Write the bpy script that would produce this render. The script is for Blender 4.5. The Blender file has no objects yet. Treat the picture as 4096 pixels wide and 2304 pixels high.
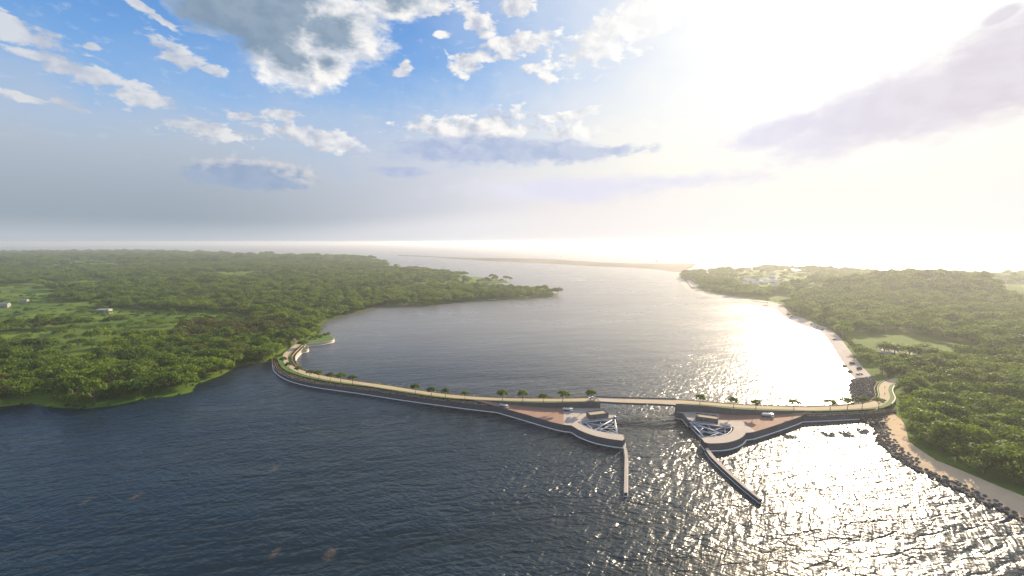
import bpy, bmesh, math, random
import numpy as np
from mathutils import Vector, Matrix
from mathutils.geometry import delaunay_2d_cdt, tessellate_polygon
R = math.radians
random.seed(7)
rng = np.random.default_rng(7)
C = bpy.context.scene
col = C.collection

# ------------------------------------------------------------------ camera, sky, sun, exposure
H, F, PITCH = 130.0, 1830.0, R(5.8)
SUN_AZ, SUN_EL = R(36), R(21)
EXPOSURE = 0.72
SKY_STRENGTH = 0.12
SUN_STRENGTH = 5.0
HAZE_DENSITY = 1.1e-4

cam_d = bpy.data.cameras.new('camera')
cam = bpy.data.objects.new('camera', cam_d)
col.objects.link(cam)
cam.location = (0, 0, H)
cam.rotation_euler = (R(90) - PITCH, 0, 0)
cam_d.sensor_width = 36.0
cam_d.lens = 36.0 * F / 4096.0
cam_d.clip_start = 1.0
cam_d.clip_end = 90000.0
C.camera = cam
C.render.resolution_x, C.render.resolution_y = 1024, 576
C.view_settings.view_transform = 'Standard'
C.view_settings.look = 'None'
C.view_settings.exposure = EXPOSURE
C.view_settings.gamma = 1.0
C.render.engine = 'CYCLES'
C.cycles.volume_bounces = 1
C.cycles.max_bounces = 6
C.cycles.diffuse_bounces = 2
C.cycles.glossy_bounces = 3
C.cycles.transmission_bounces = 2
C.cycles.transparent_max_bounces = 6
C.cycles.sample_clamp_indirect = 4.0
C.cycles.sample_clamp_direct = 30.0
C.cycles.use_denoising = True
C.cycles.denoising_input_passes = 'RGB_ALBEDO_NORMAL'
C.cycles.denoising_prefilter = 'ACCURATE'
try:
    C.cycles.denoiser = 'OPENIMAGEDENOISE'
except Exception:
    pass

_c, _s = math.cos(PITCH), math.sin(PITCH)
FWD, UP, RIGHT = Vector((0, _c, -_s)), Vector((0, _s, _c)), Vector((1, 0, 0))


def ray(px, py):
    return FWD + RIGHT * ((px - 2048) / F) + UP * ((1152 - py) / F)


def P(px, py, z=0.0):
    """the point of the place at height z that a pixel of the 4096-wide photograph looks at"""
    d = ray(px, py)
    t = (z - H) / d.z
    return Vector((d.x * t, d.y * t, z))


def to_px(v):
    d = Vector(v) - Vector((0, 0, H))
    f = d.dot(FWD)
    if f < 1:
        return (-9999, -9999)
    return (2048 + F * d.dot(RIGHT) / f, 1152 - F * d.dot(UP) / f)


def crop(ox, oy, k):
    return lambda x, y: (ox + x * k, oy + y * k)


Z1 = crop(1050, 1280, 0.23465)
Z2 = crop(1600, 1500, 0.23465)
Z3 = crop(2150, 1500, 0.23465)
Z4 = crop(2650, 1500, 0.23465)
Z5 = crop(3150, 1450, 0.23465)
Z6 = crop(2400, 1700, 0.29115)
Z7 = crop(3400, 1600, 0.34507)
Z8 = crop(3000, 1150, 0.27601)
Q4 = crop(2200, 950, 0.34938)
Q5 = crop(3000, 950, 0.42547)
Q7 = crop(3400, 1250, 0.31058)
DD = crop(0, 0, 1.59006)


def px(tr, *pts):
    return [tr(*p) for p in pts]


class G:
    """a socket with arithmetic"""
    tree = None

    def __init__(s, sock):
        s.s = sock

    @staticmethod
    def m(op, *a, clamp=False):
        n = G.tree.nodes.new('ShaderNodeMath')
        n.operation = op
        n.use_clamp = clamp
        for i, x in enumerate(a):
            if isinstance(x, G):
                G.tree.links.new(x.s, n.inputs[i])
            else:
                n.inputs[i].default_value = float(x)
        return G(n.outputs[0])

    def __add__(s, o): return G.m('ADD', s, o)
    __radd__ = __add__
    def __sub__(s, o): return G.m('SUBTRACT', s, o)
    def __rsub__(s, o): return G.m('SUBTRACT', o, s)
    def __mul__(s, o): return G.m('MULTIPLY', s, o)
    __rmul__ = __mul__
    def __truediv__(s, o): return G.m('DIVIDE', s, o)
    def max(s, o): return G.m('MAXIMUM', s, o)
    def min(s, o): return G.m('MINIMUM', s, o)
    def pow(s, o): return G.m('POWER', s, o)

    def step(s, a, b):
        n = G.tree.nodes.new('ShaderNodeMapRange')
        n.interpolation_type = 'SMOOTHSTEP'
        n.inputs['From Min'].default_value = a
        n.inputs['From Max'].default_value = b
        G.tree.links.new(s.s, n.inputs['Value'])
        return G(n.outputs['Result'])

    def lin(s, a, b, c=0.0, d=1.0):
        n = G.tree.nodes.new('ShaderNodeMapRange')
        n.inputs['From Min'].default_value = a
        n.inputs['From Max'].default_value = b
        n.inputs['To Min'].default_value = c
        n.inputs['To Max'].default_value = d
        G.tree.links.new(s.s, n.inputs['Value'])
        return G(n.outputs['Result'])


def gcol(r, g, b):
    n = G.tree.nodes.new('ShaderNodeRGB')
    n.outputs[0].default_value = (r, g, b, 1)
    return G(n.outputs[0])


def gmix(f, a, b, mode='MIX'):
    n = G.tree.nodes.new('ShaderNodeMix')
    n.data_type = 'RGBA'
    n.blend_type = mode
    n.clamp_factor = True
    for sock, x in ((n.inputs[0], f), (n.inputs[6], a), (n.inputs[7], b)):
        if isinstance(x, G):
            G.tree.links.new(x.s, sock)
        elif isinstance(x, tuple):
            sock.default_value = (*x, 1)
        else:
            sock.default_value = x
    return G(n.outputs[2])


def gcomb(x, y, z):
    n = G.tree.nodes.new('ShaderNodeCombineXYZ')
    for i, a in enumerate((x, y, z)):
        if isinstance(a, G):
            G.tree.links.new(a.s, n.inputs[i])
        else:
            n.inputs[i].default_value = a
    return G(n.outputs[0])


def gnoise(vec, scale, detail=4, rough=0.55, dist=0.0, dims='3D', out='Fac'):
    n = G.tree.nodes.new('ShaderNodeTexNoise')
    n.noise_dimensions = dims
    n.inputs['Scale'].default_value = scale
    n.inputs['Detail'].default_value = detail
    n.inputs['Roughness'].default_value = rough
    n.inputs['Distortion'].default_value = dist
    if vec is not None:
        G.tree.links.new(vec.s, n.inputs['Vector'])
    return G(n.outputs[out])


def s2l(r, g, b):
    f = lambda c: c / 255 / 12.92 if c / 255 <= 0.04045 else ((c / 255 + 0.055) / 1.055) ** 2.4
    return (f(r), f(g), f(b))


def azel(dx, dy):
    """display pixel of the sky -> azimuth, elevation in degrees"""
    d = ray(*DD(dx, dy)).normalized()
    return math.degrees(math.atan2(d.x, d.y)), math.degrees(math.asin(d.z))


def build_world():
    w = bpy.data.worlds.new('World')
    C.world = w
    w.use_nodes = True
    nt = w.node_tree
    nt.nodes.clear()
    G.tree = nt
    out = nt.nodes.new('ShaderNodeOutputWorld')
    bg = nt.nodes.new('ShaderNodeBackground')
    nt.links.new(bg.outputs[0], out.inputs[0])
    bg.inputs['Strength'].default_value = SKY_STRENGTH
    sky = nt.nodes.new('ShaderNodeTexSky')
    sky.sky_type = 'NISHITA'
    sky.sun_disc = False
    sky.sun_elevation = SUN_EL
    sky.sun_rotation = SUN_AZ
    sky.altitude = 100
    sky.air_density = 1.2
    sky.dust_density = 0.8
    sky.ozone_density = 2.5
    tc = nt.nodes.new('ShaderNodeTexCoord')
    sep = nt.nodes.new('ShaderNodeSeparateXYZ')
    nt.links.new(tc.outputs['Generated'], sep.inputs[0])
    x, y, z = (G(sep.outputs[i]) for i in range(3))
    deg = 180 / math.pi
    az = G.m('ARCTAN2', x, y) * deg
    el = G.m('ARCSINE', z) * deg
    sd = (math.sin(SUN_AZ) * math.cos(SUN_EL), math.cos(SUN_AZ) * math.cos(SUN_EL), math.sin(SUN_EL))
    ca = x * sd[0] + y * sd[1] + z * sd[2]
    ang = G.m('ARCCOSINE', ca.min(0.99999).max(-0.99999)) * deg
    k = 2.0 ** -EXPOSURE / SKY_STRENGTH                       # radiance 1.0 in picture units
    K = lambda c, m=1.0: tuple(v * k * m for v in c)

    # slow warp of the cloud outlines, then billows at two scales
    wv = gnoise(gcomb(az * 0.06, el * 0.09, 5.0), 1.0, 2, 0.5, out='Color')
    wsep = nt.nodes.new('ShaderNodeSeparateXYZ')
    nt.links.new(wv.s, wsep.inputs[0])
    wx, wy = (G(wsep.outputs[0]) - 0.5) * 14.0, (G(wsep.outputs[1]) - 0.5) * 8.0
    vec = gcomb(az * 0.105, el * 0.150, 0.0)
    SX, SY = 1.1, 0.55                                   # a step towards the sun, degrees
    n1 = gnoise(vec, 2.0, 11, 0.56, 0.25)
    n2 = gnoise(gcomb((az + SX) * 0.105, (el + SY) * 0.150, 0.0), 2.0, 6, 0.56, 0.25)
    fine = gnoise(gcomb(az * 0.1, el * 0.22, 3.0), 6.0, 8, 0.60, 0.3)
    big = gnoise(gcomb(az * 0.05, el * 0.07, 8.0), 1.6, 2, 0.5)
    relief = (n1 - n2).lin(-0.085, 0.085, 0.0, 1.0)

    def field(items, oa=0.0, oe=0.0, warp=1.0):
        f = None
        A_, E_ = az + wx * warp + oa, el + wy * warp + oe
        for (cx, cy, rx, ry, tilt, *w_) in items:
            a0, e0 = azel(cx, cy)
            ra = abs(azel(cx + rx, cy)[0] - azel(cx - rx, cy)[0]) / 2
            re = abs(azel(cx, cy + ry)[1] - azel(cx, cy - ry)[1]) / 2
            t = R(tilt)
            da, de = A_ - a0, E_ - e0
            u = (da * math.cos(t) + de * math.sin(t)) * (1 / ra)
            v = (de * math.cos(t) - da * math.sin(t)) * (1 / re)
            r = G.m('SQRT', u * u + v * v)
            mm = (1.0 - r) if not w_ else (1.0 - r) * w_[0]
            f = mm if f is None else f.max(mm)
        return f.max(-1.5)

    # clear sky: physically based blue, deepened away from the sun, paling to a grey-lilac band low down
    base = gmix(1.0, G(sky.outputs[0]), K((1.0, 1.0, 1.0)), 'DARKEN')
    blue = gmix(el.step(8, 33), K(s2l(132, 184, 238)), K(s2l(56, 120, 202)))
    blue = gmix(az.step(-30, 18) * 0.55, blue, K(s2l(150, 196, 246)))
    skyc = gmix(ang.step(70, 30) * 0.12 + 0.84, base, blue)
    lowleft = gmix(el.step(1.5, 13.0), K(s2l(160, 171, 181)), K(s2l(190, 199, 212)))
    lowmid = gmix(el.step(1.0, 12.0), K(s2l(226, 224, 230)), K(s2l(214, 218, 230)))
    low = gmix(az.step(-38, 4), lowleft, lowmid)
    low = gmix((el - az.step(-30, 5) * 2.2).step(2.6, 0.1), low, gmix(az.step(-40, 0), K(s2l(189, 195, 203)), K(s2l(238, 236, 238))))
    haze_top = (el + (n1 - 0.5) * 7.0 + (big - 0.5) * 6.0).step(20.5, 6.5)
    skyc = gmix(haze_top * 0.95, skyc, low)
    # wisps
    wisp = (fine - 0.5).step(0.04, 0.26) * (el.step(5, 12)) * 0.30
    skyc = gmix(wisp, skyc, K(s2l(214, 222, 234)))
    # glow of the sun through thin cloud: a wide cream veil round it
    veil = (ang + (n1 - 0.5) * 9.0 + (big - 0.5) * 10.0).step(48, 4)
    skyc = gmix(veil.pow(0.85) * 0.97, skyc, gmix(el.step(3, 14), K((0.93, 0.86, 0.78)), K((0.93, 0.915, 0.88))))
    warm = az.step(-14, 22) * el.step(21, 8) * ang.step(6, 26)
    skyc = gmix(warm * 0.62, skyc, gmix(el.step(2.5, 9), K(s2l(251, 243, 240)), K(s2l(253, 249, 236))))

    # clouds: (centre x, centre y, half width, half height, tilt)
    dark_l = [(660, 20, 260, 120, 0), (830, 70, 170, 125, 0), (735, 145, 140, 95, -10), (530, 5, 120, 50, -12), (830, 160, 70, 60, 0),
              (1000, 5, 115, 55, 5)]
    lens_l = [(1235, 378, 330, 40, 0), (1490, 380, 150, 22, 0), (1010, 430, 90, 17, 0)]
    blue_l = [(640, 437, 190, 42, 0), (560, 430, 90, 24, 0)]
    white_l = [(40, 80, 150, 60, -14), (120, 155, 150, 36, -9), (440, 135, 95, 44, -22), (535, 177, 36, 15, 0),
               (385, 250, 95, 40, -8), (55, 243, 90, 14, -8), (170, 262, 75, 18, -8), (1190, 45, 66, 50, -35),
               (1290, 15, 60, 30, 0), (1120, 85, 30, 16, 0), (1012, 178, 38, 22, 25), (1175, 152, 60, 42, 15),
               (1300, 112, 130, 36, 12), (1500, 105, 170, 80, 20), (1640, 30, 190, 90, 25), (1340, 170, 40, 15, 0),
               (520, 325, 180, 27, -8), (720, 290, 60, 20, 0), (610, 293, 45, 13, 0), (770, 345, 200, 34, -8),
               (1200, 322, 250, 56, 3), (1470, 335, 150, 30, 0), (1440, 290, 90, 18, 8), (350, 15, 85, 20, -18),
               (410, 52, 64, 14, -28), (230, 120, 26, 13, 0), (1080, 10, 80, 40, 0)]
    lilac_l = [(2500, 190, 430, 150, 19), (2200, 290, 360, 100, 15), (1960, 335, 190, 48, 10), (1420, 475, 340, 44, 0, 0.8), (2520, 40, 70, 25, 20),
               (1700, 455, 300, 26, 0, 0.5)]
    white = field(white_l, warp=0.10)
    dark, dark_s = field(dark_l, warp=0.12), field(dark_l, 7.0, -2.5, warp=0.12)
    lens = field(lens_l, warp=0.10)
    bluec, bluec_s = field(blue_l, warp=0.10), field(blue_l, 3.0, 1.6, warp=0.10)
    lilac = field(lilac_l, warp=0.15)

    nn = (n1 - 0.5) * 2.3 + (fine - 0.5) * 1.7
    # fair-weather puffs, fading into the veil on the far side from the sun
    dW = white * 1.05 + nn * 1.25 - 0.04
    cW = dW.step(0.05, 0.50)
    shW = gmix(relief, K(s2l(196, 202, 216)), K(s2l(252, 250, 247)))
    shW = gmix(az.step(0, 16) * 0.7, shW, K(s2l(253, 251, 248)))
    shW = gmix(az.step(-8, -46) * 0.45, shW, K(s2l(190, 194, 202)))
    skyc = gmix(cW * az.lin(-48, -8, 0.80, 0.97), skyc, shW)
    # the big grey cloud: thick and shaded, lit where it thins towards the sun
    dD = dark * 1.35 + nn * 0.55
    cD = dD.step(-0.12, 0.40)
    lit = (dark - dark_s).lin(-0.02, 0.55)
    core = (dD - lit * 0.85 + (n2 - 0.5) * 0.8 + 0.12).step(-0.25, 0.45)
    grey = gmix(relief * 0.35 + big * 0.7, K(s2l(122, 146, 170)), K(s2l(164, 180, 196)))
    shD = gmix(core, gmix(relief, K(s2l(210, 216, 226)), K(s2l(255, 252, 248))), grey)
    skyc = gmix(cD * 0.97, skyc, shD)
    # flat based cloud over the middle: bright top above a blue-grey base
    dE = lens * 1.15 + nn * 0.75
    skyc = gmix(dE.step(-0.12, 0.55) * 0.85, skyc, gmix(relief * 0.6, K(s2l(172, 187, 219)), K(s2l(200, 208, 228))))
    dB = bluec * 1.25 + nn * 0.65
    litB = (bluec - bluec_s).lin(0.05, 0.8)
    skyc = gmix(dB.step(-0.05, 0.32) * 0.88, skyc, gmix((litB * 0.9 + (relief - 0.5) * 0.5 - (dB * 1.1) - 0.05), gmix(relief * 0.5, K(s2l(152, 171, 200)), K(s2l(174, 188, 210))), K(s2l(238, 232, 226))))
    # broad mauve cloud on the sunward side
    dL = lilac * 1.3 + nn * 0.40
    cL = dL.step(-0.10, 0.75)
    lcol = gmix(az.step(20, 48), K(s2l(228, 228, 246)), K(s2l(222, 214, 224)))
    lcol = gmix(relief * 0.35, lcol, K(s2l(240, 236, 244)))
    skyc = gmix(cL * 0.93, skyc, lcol)
    # tight brightness round the sun itself
    aur = G.m('EXPONENT', ang * ang * (-1.0 / (22.0 ** 2))) * 0.22 * (1.0 - cL * 0.85)
    skyc = gmix(1.0, skyc, gcomb(aur * k, aur * (k * 0.97), aur * (k * 0.88)), 'ADD')
    # overhead sky outside the view: grey-white added to neutralise the blue ambient light
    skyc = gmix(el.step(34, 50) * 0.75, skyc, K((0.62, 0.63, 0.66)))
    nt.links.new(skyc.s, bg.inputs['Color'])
    w.cycles.sampling_method = 'MANUAL'
    w.cycles.sample_map_resolution = 1024


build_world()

sun_d = bpy.data.lights.new('sun', 'SUN')
sun = bpy.data.objects.new('sun', sun_d)
col.objects.link(sun)
sun_d.energy = SUN_STRENGTH
sun_d.angle = R(0.6)
sun_d.color = (1.0, 0.81, 0.57)
_sd = Vector((math.sin(SUN_AZ) * math.cos(SUN_EL), math.cos(SUN_AZ) * math.cos(SUN_EL), math.sin(SUN_EL)))
sun.rotation_euler = _sd.to_track_quat('Z', 'Y').to_euler()
sun.location = (600, 700, 400)


# ------------------------------------------------------------------ helpers
def tag(o, label=None, cat=None, group=None, kind=None):
    for k_, v in (('label', label), ('category', cat), ('group', group), ('kind', kind)):
        if v:
            o[k_] = v
    return o


def empty(name, loc=(0, 0, 0), rz=0.0):
    o = bpy.data.objects.new(name, None)
    o.empty_display_size = 0.5
    col.objects.link(o)
    o.location = loc
    o.rotation_euler = (0, 0, rz)
    return o


def copy_tree(o, parent=None):
    c = o.copy()
    col.objects.link(c)
    if parent is not None:
        c.parent = parent
    for ch in list(o.children):
        copy_tree(ch, c)
    return c


class MB:
    def __init__(s):
        s.v, s.f, s.m = [], [], []

    def add(s, vs, fs, mi=0):
        b = len(s.v)
        s.v += [tuple(v) for v in vs]
        s.f += [tuple(i + b for i in f) for f in fs]
        s.m += [mi] * len(fs)

    def quad(s, a, b, c, d, mi=0):
        s.add([a, b, c, d], [(0, 1, 2, 3)], mi)

    def ribbon(s, A, B, mi=0):
        n = len(A)
        s.add(list(A) + list(B), [(i, i + 1, n + i + 1, n + i) for i in range(n - 1)], mi)

    def wall(s, A, zt, zb, mi=0):
        t = [(p[0], p[1], zt(i) if callable(zt) else zt) for i, p in enumerate(A)]
        b = [(p[0], p[1], zb(i) if callable(zb) else zb) for i, p in enumerate(A)]
        s.ribbon(t, b, mi)

    def poly(s, pts, mi=0):
        tri = tessellate_polygon([[Vector((p[0], p[1], 0)) for p in pts]])
        fs = []
        for t in tri:
            a, b, c = (Vector(pts[i][:2]) for i in t)
            fs.append(t if (b - a).cross(c - a) > 0 else t[::-1])
        s.add(pts, fs, mi)

    def box(s, c, size, rz=0.0, mi=0, M=None):
        sx, sy, sz = (v / 2 for v in size)
        vs = [Vector((x, y, z)) for z in (-sz, sz) for y in (-sy, sy) for x in (-sx, sx)]
        m = Matrix.Translation(Vector(c)) @ Matrix.Rotation(rz, 4, 'Z')
        if M is not None:
            m = M @ m
        s.add([m @ v for v in vs], [(0, 2, 3, 1), (4, 5, 7, 6), (0, 1, 5, 4), (2, 6, 7, 3), (0, 4, 6, 2), (1, 3, 7, 5)], mi)

    def tube(s, pts, rad, n=8, mi=0, cap=True):
        pts = [Vector(p) for p in pts]
        rads = rad if hasattr(rad, '__len__') else [rad] * len(pts)
        b = len(s.v)
        prev = None
        for i, p in enumerate(pts):
            t = (pts[min(i + 1, len(pts) - 1)] - pts[max(i - 1, 0)]).normalized()
            if prev is None:
                prev = t.orthogonal().normalized()
            u = (prev - t * prev.dot(t)).normalized()
            prev = u
            w_ = t.cross(u)
            for j in range(n):
                a = 2 * math.pi * j / n
                s.v.append(tuple(p + (u * math.cos(a) + w_ * math.sin(a)) * rads[i]))
        for i in range(len(pts) - 1):
            for j in range(n):
                a, c = b + i * n + j, b + i * n + (j + 1) % n
                s.f.append((a, c, c + n, a + n))
                s.m.append(mi)
        if cap:
            s.f.append(tuple(b + j for j in range(n))[::-1])
            s.f.append(tuple(b + (len(pts) - 1) * n + j for j in range(n)))
            s.m += [mi, mi]

    def build(s, name, mats, parent=None, smooth=False):
        me = bpy.data.meshes.new(name)
        me.from_pydata(s.v, [], s.f)
        for m in (mats if isinstance(mats, (list, tuple)) else [mats]):
            me.materials.append(m)
        if any(s.m):
            me.polygons.foreach_set('material_index', s.m)
        if smooth:
            me.polygons.foreach_set('use_smooth', [True] * len(me.polygons))
        me.update()
        o = bpy.data.objects.new(name, me)
        col.objects.link(o)
        if parent is not None:
            o.parent = parent
            o.location = -Vector(parent.location) if parent.location.length > 0 and not parent.get('local') else (0, 0, 0)
        return o


def local(name, loc=(0, 0, 0), rz=0.0):
    """a thing whose parts are built in its own coordinates"""
    o = empty(name, loc, rz)
    o['local'] = 1
    return o


def smooth_line(pts, n, rounds=2):
    """resample a traced line evenly to n points after rounding its corners"""
    p = [Vector(a) for a in pts]
    for _ in range(rounds):
        q = [p[0]]
        for a, b in zip(p, p[1:]):
            q += [a.lerp(b, 0.25), a.lerp(b, 0.75)]
        q.append(p[-1])
        p = q
    L = [0.0]
    for a, b in zip(p, p[1:]):
        L.append(L[-1] + (b - a).length)
    out, j = [], 0
    for i in range(n):
        t = L[-1] * i / (n - 1)
        while j < len(L) - 2 and L[j + 1] < t:
            j += 1
        seg = L[j + 1] - L[j]
        out.append(p[j].lerp(p[j + 1], (t - L[j]) / seg if seg > 1e-9 else 0))
    return out


def offset(line, d):
    """shift a line sideways (to the left of its run for d > 0); d may be a list"""
    out = []
    for i, p in enumerate(line):
        t = line[min(i + 1, len(line) - 1)] - line[max(i - 1, 0)]
        n = Vector((-t.y, t.x, 0)).normalized()
        out.append(p + n * (d[i] if hasattr(d, '__len__') else d))
    return out


def setz(line, z):
    return [Vector((p[0], p[1], z[i] if hasattr(z, '__len__') else z)) for i, p in enumerate(line)]


def addz(line, dz):
    return [Vector((p[0], p[1], p[2] + dz)) for p in line]


def interp(x, xs, ys):
    return float(np.interp(x, xs, ys))


# ------------------------------------------------------------------ materials
def mat(name, c, rough=0.8, var=0.12, scale=0.5, bump=0.0, spec=0.3, metal=0.0, c2=None, detail=6, streak=False):
    m = bpy.data.materials.new(name)
    m.use_nodes = True
    nt = m.node_tree
    G.tree = nt
    b = nt.nodes['Principled BSDF']
    geo = nt.nodes.new('ShaderNodeNewGeometry')
    n = gnoise(G(geo.outputs['Position']), scale, detail, 0.6)
    n_big = gnoise(G(geo.outputs['Position']), scale * 0.13, 3, 0.5)
    v = ((n - 0.5) * 2 + (n_big - 0.5) * 1.4) * var + 1.0
    cc = gmix(1.0, c, gcomb(v, v, v), 'MULTIPLY')
    if streak:
        sp = nt.nodes.new('ShaderNodeSeparateXYZ')
        nt.links.new(geo.outputs['Position'], sp.inputs[0])
        px_, py_, pz_ = (G(sp.outputs[i]) for i in range(3))
        st = gnoise(gcomb(px_ * 0.7, py_ * 0.7, pz_ * 0.06), 1.0, 5, 0.65)
        cc = gmix(st.step(0.42, 0.75) * 0.55, cc, tuple(v_ * 0.55 for v_ in c))
        cc = gmix((pz_ + (st - 0.5) * 0.9).step(1.25, 0.75) * 0.6, cc, (0.035, 0.036, 0.028))
    if c2:
        cc = gmix(n_big.step(0.38, 0.62), cc, c2)
    nt.links.new(cc.s, b.inputs['Base Color'])
    b.inputs['Roughness'].default_value = rough
    b.inputs['Specular IOR Level'].default_value = spec
    b.inputs['Metallic'].default_value = metal
    if bump:
        bp = nt.nodes.new('ShaderNodeBump')
        bp.inputs['Strength'].default_value = 1.0
        bp.inputs['Distance'].default_value = bump
        nt.links.new(n.s, bp.inputs['Height'])
        nt.links.new(bp.outputs[0], b.inputs['Normal'])
    return m


def leaf_mat(name, c1, c2, trans=0.35, scale=0.25):
    m = bpy.data.materials.new(name)
    m.use_nodes = True
    nt = m.node_tree
    G.tree = nt
    b = nt.nodes['Principled BSDF']
    oi = nt.nodes.new('ShaderNodeObjectInfo')
    geo = nt.nodes.new('ShaderNodeNewGeometry')
    rnd = G(oi.outputs['Random'])
    isl = G(geo.outputs['Random Per Island'])
    big = gnoise(G(geo.outputs['Position']), 0.012, 3, 0.5)
    f = rnd * 0.75 + isl * 0.30 + (big - 0.5) * 1.3
    c = gmix(f.lin(-0.1, 1.0), c1, c2)
    v = isl.lin(0, 1, 0.55, 1.45)
    c = gmix(1.0, c, gcomb(v, v, v), 'MULTIPLY')
    nt.links.new(c.s, b.inputs['Base Color'])
    b.inputs['Roughness'].default_value = 0.6
    b.inputs['Specular IOR Level'].default_value = 0.25
    t = nt.nodes.new('ShaderNodeBsdfTranslucent')
    tcol = gmix(1.0, c, (1.5, 1.45, 0.55), 'MULTIPLY')
    nt.links.new(tcol.s, t.inputs['Color'])
    mx = nt.nodes.new('ShaderNodeMixShader')
    mx.inputs[0].default_value = trans
    nt.links.new(b.outputs[0], mx.inputs[1])
    nt.links.new(t.outputs[0], mx.inputs[2])
    nt.links.new(mx.outputs[0], nt.nodes['Material Output'].inputs['Surface'])
    return m


M = {}
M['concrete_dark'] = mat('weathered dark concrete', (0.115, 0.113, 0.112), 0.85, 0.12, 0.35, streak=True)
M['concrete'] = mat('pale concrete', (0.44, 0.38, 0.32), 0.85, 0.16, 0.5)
M['concrete_white'] = mat('white concrete', (0.88, 0.84, 0.78), 0.7, 0.06, 0.8)
M['road'] = mat('sandy road', (0.47, 0.37, 0.245), 0.9, 0.10, 0.5)
M['path'] = mat('grey path', (0.20, 0.19, 0.18), 0.9, 0.08, 0.6)
M['brick'] = mat('brown paving', (0.33, 0.195, 0.14), 0.85, 0.18, 0.4)
M['lawn'] = mat('verge grass', (0.085, 0.15, 0.022), 0.9, 0.30, 1.2, 0.15)
M['planting'] = mat('planting', (0.030, 0.045, 0.016), 0.9, 0.4, 2.0, 0.2)
M['steel'] = mat('painted steel', (0.55, 0.57, 0.62), 0.45, 0.05, 1.0, spec=0.5)
M['dark_steel'] = mat('dark steel', (0.06, 0.06, 0.065), 0.5, 0.1, 1.0)
M['roof_tan'] = mat('tan roof', (0.42, 0.34, 0.24), 0.9, 0.08, 0.6)
M['sand'] = mat('beach sand', (0.62, 0.46, 0.29), 0.95, 0.12, 0.22, 0.25)
M['sand_pale'] = mat('pale sand', (0.50, 0.43, 0.38), 0.95, 0.08, 0.3, 0.15)
M['bark'] = mat('bark', (0.16, 0.11, 0.075), 0.9, 0.25, 3.0)
M['bark_pale'] = mat('pale bark', (0.22, 0.18, 0.15), 0.9, 0.25, 3.0)
M['rock'] = mat('dark boulder stone', (0.10, 0.093, 0.09), 0.85, 0.35, 1.2, 0.12)
M['white_paint'] = mat('white paint', (0.78, 0.78, 0.78), 0.35, 0.03, 1.0, spec=0.5)
M['silver'] = mat('silver tank', (0.62, 0.64, 0.68), 0.28, 0.03, 1.0, spec=0.5, metal=0.4)
M['glass'] = mat('dark glass', (0.02, 0.022, 0.026), 0.1, 0.02, 1.0, spec=0.6)
M['rubber'] = mat('tyre rubber', (0.02, 0.02, 0.02), 0.9, 0.1, 3.0)
M['skin'] = mat('skin', (0.42, 0.27, 0.19), 0.6, 0.03, 6)
M['cloth_dark'] = mat('dark clothing', (0.03, 0.032, 0.04), 0.9, 0.1, 6)
M['house_dull'] = mat('weathered house wall', (0.40, 0.39, 0.36), 0.8, 0.1, 0.2)
M['house_white'] = mat('white house wall', (0.78, 0.75, 0.72), 0.8, 0.05, 0.2)
M['house_roof'] = mat('pale roof', (0.62, 0.56, 0.52), 0.8, 0.1, 0.2)
M['pebbles'] = mat('white pebbles', (0.36, 0.35, 0.33), 0.9, 0.35, 1.2, 0.2)
M['wood'] = mat('dead wood', (0.10, 0.085, 0.065), 0.9, 0.2, 2)
M['flower'] = mat('orange flowers', (0.55, 0.16, 0.03), 0.8, 0.25, 3)
M['leaf'] = leaf_mat('forest leaves', (0.038, 0.088, 0.007), (0.150, 0.220, 0.011), 0.40)
M['leaf_warm'] = leaf_mat('olive leaves', (0.045, 0.062, 0.010), (0.125, 0.140, 0.018), 0.36)
M['leaf_street'] = leaf_mat('street tree leaves', (0.060, 0.115, 0.012), (0.130, 0.195, 0.018), 0.45)
M['leaf_palm'] = leaf_mat('palm blades', (0.12, 0.19, 0.025), (0.20, 0.28, 0.045), 0.45)
M['leaf_flower'] = leaf_mat('shrub leaves', (0.035, 0.060, 0.015), (0.07, 0.10, 0.02))


def ground_mat():
    m = bpy.data.materials.new('meadow ground')
    m.use_nodes = True
    nt = m.node_tree
    G.tree = nt
    b = nt.nodes['Principled BSDF']
    geo = nt.nodes.new('ShaderNodeNewGeometry')
    p = G(geo.outputs['Position'])
    a = gnoise(p, 0.006, 4, 0.55)
    f = gnoise(p, 0.08, 5, 0.6)
    g = gnoise(p, 0.9, 3, 0.6)
    c = gmix(a.step(0.4, 0.62), (0.085, 0.145, 0.016), (0.145, 0.205, 0.022))
    c = gmix(f.step(0.45, 0.75) * 0.6, c, (0.060, 0.110, 0.016))
    v = g.lin(0.2, 0.8, 0.7, 1.3)
    c = gmix(1.0, c, gcomb(v, v, v), 'MULTIPLY')
    nt.links.new(c.s, b.inputs['Base Color'])
    b.inputs['Roughness'].default_value = 0.95
    b.inputs['Specular IOR Level'].default_value = 0.1
    bp = nt.nodes.new('ShaderNodeBump')
    bp.inputs['Distance'].default_value = 0.5
    nt.links.new(f.s, bp.inputs['Height'])
    nt.links.new(bp.outputs[0], b.inputs['Normal'])
    return m


M['ground'] = ground_mat()


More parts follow.
